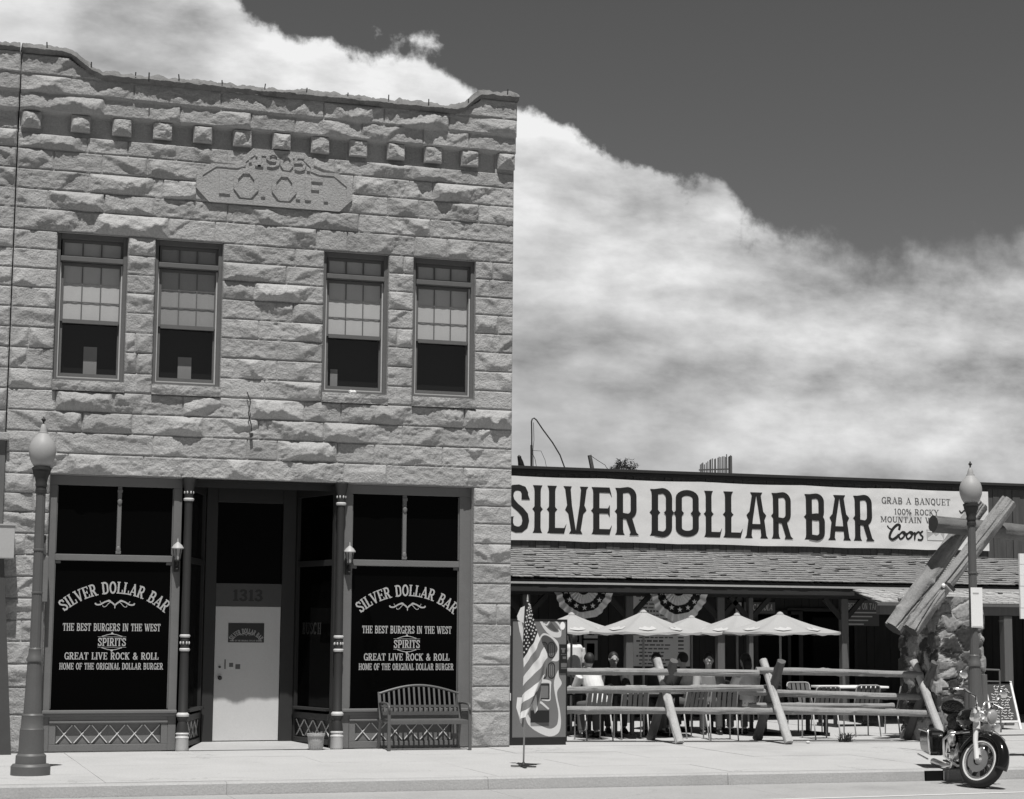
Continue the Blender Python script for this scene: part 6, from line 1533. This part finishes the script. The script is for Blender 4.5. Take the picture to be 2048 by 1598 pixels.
person(1380, 3.0, .5, 'person in dark clothes, left of the pair beside the menu board', 'cloth_dark', lean=.10)
person(1414, 2.9, 2.9, 'person in a dark grey shirt, right of the pair near the menu board', 'cloth_grey', lean=.1)
person(1497, 2.15, .1, 'dark-haired person in a light grey shirt with back to the street', 'sign_grey', lean=.05, long_hair=True)
person(1222, 3.5, 3.0, 'dark-haired person facing the street behind the white shirt', 'cloth_dark')

def small_things():
    p = ground(1690, 1484); o = thing('weed_tuft', 'scraggly weed growing in the joint before the right-hand chairs', 'plant', (p.x, p.y, 0)); r = random.Random(6); b = MB()
    for k in range(70):
        a = r.uniform(0, 6.28); l = r.uniform(.06, .22); h = r.uniform(.03, .16); s = Vector((p.x+r.uniform(-.09, .09), p.y+r.uniform(-.05, .05), 0)); e = s+Vector((l*math.cos(a), l*.6*math.sin(a), h)); w = Vector((-math.sin(a), math.cos(a), 0))*.007
        m = s.lerp(e, .55)+Vector((0, 0, h*.35)); b.add([s-w, s+w, m+w, m-w], [(0, 1, 2, 3)]); b.add([m-w, m+w, e], [(0, 1, 2)])
    b.build('leaves', 'leaf', o)
    p = ground(1455, 1452); o = thing('paper_cup', 'white crumpled paper lying under the second table', 'litter', (p.x, p.y, 0)); b = MB(); r = random.Random(2); b.ball((p.x, p.y, .06), (.11, .09, .06), 10, 6); b.v = [(x+r.uniform(-.02, .02), y+r.uniform(-.02, .02), max(.002, z+r.uniform(-.02, .02))) for x, y, z in b.v]; b.build('paper', 'sign_white', o)
    p = ground(1616, 1487); o = thing('pebble', 'small pale pebble on the pavement edge left of the weed', 'stone', (p.x, p.y, 0)); b = MB(); b.ball((p.x, p.y, .02), (.035, .03, .022), 9, 6); b.build('pebble', 'sign_grey', o, smooth=True)
    p = at(706, 783, -.02); o = thing('paper_scrap', 'white scrap lying on the sill of the third upper window', 'litter', (p.x, .02, 5.12)); b = MB(); r = random.Random(4); b.ball((p.x, .01, 5.145), (.06, .03, .022), 10, 6); b.v = [(x+r.uniform(-.012, .012), y, z+r.uniform(-.008, .008)) for x, y, z in b.v]; b.build('paper', 'sign_white', o)
small_things()

# ================================================================== MOTORCYCLE (local: +x forward, +y left)
def build_motorcycle():
    o = thing('motorcycle', 'parked black touring motorcycle with chrome fork and whitewall front tyre at the kerb', 'motorcycle', (0, 0, 0))
    Rw = .325; WB = 1.62; xf, xr = WB/2, -WB/2; ST = rad(42); hx, hz = .52, .86     # steering head
    piv = Vector((hx, 0, hz))
    def steer(p):
        p = Vector(p); ax = Vector((-.47, 0, .88)).normalized(); return piv+Matrix.Rotation(ST, 3, ax)@(p-piv)
    def sb(mb): mb.v = [tuple(steer(p)) for p in mb.v]; return mb
    def torus(mb, c, R0, r0, ry, n=48, m=14):
        base = len(mb.v)
        for i in range(n):
            a = 2*math.pi*i/n
            for j in range(m):
                q = 2*math.pi*j/m; rr = R0+r0*math.cos(q); mb.v.append((c[0]+rr*math.cos(a), c[1]+ry*math.sin(q), c[2]+rr*math.sin(a)))
        for i in range(n):
            i2 = (i+1) % n
            for j in range(m): j2 = (j+1) % m; mb.f.append((base+i*m+j, base+i2*m+j, base+i2*m+j2, base+i*m+j2))
    def disc(mb, c, r0, r1, y0, y1, n=48):
        base = len(mb.v)
        for r in (r0, r1):
            for y in (y0, y1):
                for i in range(n): a = 2*math.pi*i/n; mb.v.append((c[0]+r*math.cos(a), c[1]+y, c[2]+r*math.sin(a)))
        for i in range(n):
            i2 = (i+1) % n; A, B, C_, D = base, base+n, base+2*n, base+3*n
            mb.f += [(A+i, A+i2, C_+i2, C_+i), (B+i2, B+i, D+i, D+i2), (C_+i, C_+i2, D+i2, D+i), (A+i2, A+i, B+i, B+i2)]
    def wheel(nm, cx, fn):
        c = (cx, 0, Rw); t = MB(); torus(t, c, Rw-.062, .062, .066); w = fn(t).build(nm, 'rubber', o, smooth=True)
        ww = MB(); [disc(ww, c, Rw-.098, Rw-.046, s*.0585-.004, s*.0585+.004) for s in (-1, 1)]; fn(ww).build('whitewall', 'whitewall', w)
        r = MB(); disc(r, c, Rw-.125, Rw-.098, -.05, .05); disc(r, c, .0, .05, -.075, .075, 20); fn(r).build('rim', 'chrome', w)
        s = MB()
        for k in range(9): a = 2*math.pi*k/9; s.bar((cx+.04*math.cos(a), 0, Rw+.04*math.sin(a)), (cx+(Rw-.12)*math.cos(a+.15), 0, Rw+(Rw-.12)*math.sin(a+.15)), .045, .02, (0, 1, 0))
        fn(s).build('spoke', 'dark_metal', w)
        d = MB(); [disc(d, c, .065, .148, y-.004, y+.004) for y in (-.085, .085)]; fn(d).build('brake_disc', 'chrome', w)
    idf = lambda m: m
    wheel('front_wheel', xf, sb); wheel('rear_wheel', xr, idf)
    def fender(cx, a0, a1, w, r0, fn, flare=0):
        b = MB(); n = 26; m = 9
        for i in range(n+1):
            a = rad(a0+(a1-a0)*i/n)
            for j in range(m):
                q = -1+2*j/(m-1); r = r0-.05*q*q-.03*abs(q)**6*1.5; b.v.append((cx+r*math.cos(a), q*w, Rw+r*math.sin(a)))
        for i in range(n):
            for j in range(m-1): k = i*m+j; b.f.append((k, k+1, k+m+1, k+m))
        ob = fn(b).build('fender', 'gloss_black', o, smooth=True); sd_ = ob.modifiers.new('thick', 'SOLIDIFY'); sd_.thickness = .006; return ob
    fender(xf, -8, 172, .088, Rw+.052, sb); fender(xr, 20, 178, .11, Rw+.06, idf)
    for s in (-1, 1):
        f = MB(); f.tube([(xf, s*.105, Rw), (xf-.10, s*.105, Rw+.22), (hx+.085, s*.105, hz+.03)], [.030, .030, .036], 14); sb(f).build('fork', 'fork', o, smooth='auto')
        f = MB(); f.tube([(hx+.16, s*.105, hz-.18), (hx+.07, s*.105, hz+.08)], .044, 14); sb(f).build('fork_cover', 'fork', o, smooth='auto')
    h = MB(); h.lathe([(.02, -.12), (.075, -.10), (.096, -.04), (.10, .03), (.096, .05)], (hx+.20, 0, hz+.02), 24, 'x'); sb(h).build('headlight', 'chrome', o, smooth='auto')
    h = MB(); h.lathe([(.088, .05), (.06, .065), (.01, .07)], (hx+.20, 0, hz+.02), 24, 'x'); sb(h).build('headlight_lens', 'lantern_glass', o, smooth=True)
    for s in (-1, 1):
        h = MB(); h.lathe([(.01, -.07), (.05, -.05), (.058, .0), (.055, .02), (.01, .03)], (hx+.18, s*.20, hz-.06), 18, 'x'); sb(h).build('passing_lamp', 'chrome', o, smooth='auto')
    h = MB(); h.box(hx+.03, hx+.15, -.14, .14, hz-.03, hz+.05); h.tube([(hx+.16, -.22, hz-.06), (hx+.16, .22, hz-.06)], .012, 8); sb(h).build('nacelle', 'chrome', o, bevel=.02)
    for s in (-1, 1):
        b = MB(); b.tube([(hx+.02, s*.05, hz+.10), (hx+.0, s*.09, hz+.21), (hx-.05, s*.28, hz+.26), (hx-.16, s*.42, hz+.19)], .013, 10); sb(b).build('handlebar', 'chrome', o, smooth=True)
        b = MB(); b.tube([(hx-.13, s*.385, hz+.21), (hx-.22, s*.46, hz+.165)], .019, 10); sb(b).build('grip', 'rubber', o)
        b = MB(); b.tube([(hx-.07, s*.31, hz+.25), (hx-.02, s*.37, hz+.36)], .006, 6); b.ball((hx-.02, s*.39, hz+.40), (.02, .075, .048), 14, 9); sb(b).build('mirror', 'chrome', o, smooth=True)
        b = MB(); b.tube([(hx-.06, s*.30, hz+.235), (hx+.03, s*.38, hz+.22), (hx-.02, s*.46, hz+.19)], .007, 6); sb(b).build('lever', 'chrome', o)
    t = MB(); t.tube([(.46, 0, .80), (.36, 0, .83), (.20, 0, .84), (.02, 0, .80), (-.10, 0, .75)], [.09, .155, .17, .15, .09], 20); t.v = [(x, y*1.0, .66+(z-.66)*.80) for x, y, z in t.v]; t.build('fuel_tank', 'gloss_black', o, smooth=True)
    s = MB(); s.tube([(.02, 0, .74), (-.15, 0, .70), (-.36, 0, .71), (-.50, 0, .79)], [.10, .17, .18, .14], 18); s.v = [(x, y, .64+(z-.64)*.62) for x, y, z in s.v]; s.build('seat', 'leather', o, smooth=True)
    s = MB(); s.tube([(-.46, 0, .78), (-.62, 0, .80), (-.82, 0, .79)], [.12, .14, .10], 18); s.v = [(x, y, .72+(z-.72)*.6) for x, y, z in s.v]; s.build('pillion_seat', 'leather', o, smooth=True)
    s = MB(); s.ball((-.90, 0, .90), (.065, .15, .10), 18, 12); s.build('backrest', 'leather', o, smooth=True)
    s = MB(); s.tube([(-.86, -.12, .60), (-.93, -.12, .92)], .011, 8); s.tube([(-.86, .12, .60), (-.93, .12, .92)], .011, 8); s.build('backrest_bar', 'chrome', o)
    e = MB(); e.box(-.24, .16, -.11, .11, .25, .46); e.build('crankcase', 'dark_metal', o, bevel=.03)
    for (dx, lean) in ((.06, .42), (-.13, -.42)):
        c = MB(); d = Vector((lean, 0, 1)).normalized()
        for k in range(9): p = Vector((dx, 0, .44))+d*(.028*k); c.lathe([(.072, -.007), (.082, -.003), (.082, .003), (.072, .007)], tuple(p), 18)
        c.build('cylinder', 'sash', o); c = MB(); p = Vector((dx, 0, .44))+d*.28; c.box(p.x-.085, p.x+.085, -.085, .085, p.z-.03, p.z+.05); c.build('rocker_cover', 'chrome', o, bevel=.02)
    a = MB(); a.lathe([(.10, -.035), (.105, .0), (.09, .03), (.02, .045)], (-.03, -.20, .56), 24, 'y'); a.v = [(x, -.40-y, z) for x, y, z in a.v]; a.build('air_cleaner', 'chrome', o, smooth='auto')
    a = MB(); a.lathe([(.11, -.02), (.115, .0), (.09, .03), (.01, .035)], (-.18, .16, .34), 24, 'y'); a.build('primary_cover', 'chrome', o, smooth='auto'); a = MB(); a.box(-.30, .10, -.17, -.11, .27, .42); a.build('timing_cover', 'chrome', o, bevel=.03)
    for s in (-1, 1):
        x = MB(); x.tube([(.14, s*.14, .50), (.18, s*.19, .36), (.05, s*.21, .22), (-.35, s*.22, .19), (-1.05, s*.23, .20)], [.024, .026, .028, .038, .045], 12); x.build('exhaust', 'chrome', o, smooth=True)
        q = MB(); n = 12
        prof = [(-.40, .36), (-.38, .58), (-.44, .63), (-.95, .64), (-1.08, .58), (-1.10, .42), (-1.02, .33), (-.48, .31)]
        q.prism(prof, lambda u, v, d, s=s: (u, s*(.20+d), v), 0, .20); q.build('saddlebag', 'gloss_black', o, bevel=.035)
        q = MB(); q.tube([(-.42, s*.415, .615), (-1.04, s*.415, .615)], .008, 6); q.tube([(-.38, s*.40, .33), (-.38, s*.42, .62), (-.44, s*.42, .65)], .012, 8); q.tube([(-.45, s*.42, .27), (-1.1, s*.42, .29)], .013, 8); q.build('saddlebag_rail', 'chrome', o, smooth=True)
        g = MB(); g.tube([(.36, s*.05, .66), (.36, s*.28, .64), (.36, s*.37, .56), (.34, s*.36, .36), (.30, s*.20, .24), (.28, s*.05, .24)], .017, 10); g.build('crash_bar', 'chrome', o, smooth=True)
        g = MB(); g.box(.0, .30, s*.20-.055+.06*s, s*.20+.055+.06*s, .275, .295); g.build('footboard', 'rubber', o, bevel=.006); g = MB(); g.tube([(.28, s*.26, .29), (.38, s*.30, .31)], .01, 6); g.build('footboard_arm', 'chrome', o)
    r = MB(); r.tube([(.45, 0, .62), (.40, 0, .30), (.0, 0, .22), (-.5, 0, .26)], .025, 10); r.tube([(.48, 0, .78), (.0, 0, .68), (-.5, 0, .60), (-.81, 0, .34)], .022, 10); r.tube([(-.81, -.09, Rw), (-.35, -.09, .34)], .02, 8); r.tube([(-.81, .09, Rw), (-.35, .09, .34)], .02, 8); r.build('frame', 'gloss_black', o, smooth=True)
    c = MB(); [c.tube([tuple(steer((hx-.10, sg*.32, hz+.24))), tuple(steer((hx+.10, sg*.22, hz+.20))), tuple(steer((hx+.12, sg*.10, hz-.02))), (hx-.06, sg*.07, hz-.25), (.1, sg*.12, .45)], .007, 6) for sg in (-1, 1)]; c.tube([tuple(steer((hx+.02, .10, hz+.18))), tuple(steer((hx+.16, .14, hz-.2))), tuple(steer((xf-.05, .12, Rw+.08)))], .006, 6); c.build('cable', 'rubber', o, smooth=True)
    k = MB(); k.tube([(-.05, .14, .22), (-.12, .34, .012)], .011, 8); k.build('side_stand', 'chrome', o)
    b = MB(); b.ball((xr-.36, 0, .62), (.03, .07, .05), 12, 8); b.build('tail_light', 'cooler', o, smooth=True)
    w = ground(1964.6, 1523.6, .17)
    # forward is -y: the wheel centre of the steered front wheel must fall on w
    lw = steer((xf, 0, Rw)); th = rad(-110); cx = w.x-(lw.x*math.cos(th)-lw.y*math.sin(th)); cy = w.y-(lw.x*math.sin(th)+lw.y*math.cos(th))
    o.location = (cx, cy, -.155); o.rotation_euler = (0, 0, th)
    zmin = min(v[2] for v in [tuple(steer((xf+Rw*math.cos(a), 0, Rw+Rw*math.sin(a)))) for a in np.linspace(0, 6.28, 60)]); print('front tyre low', zmin)
build_motorcycle()
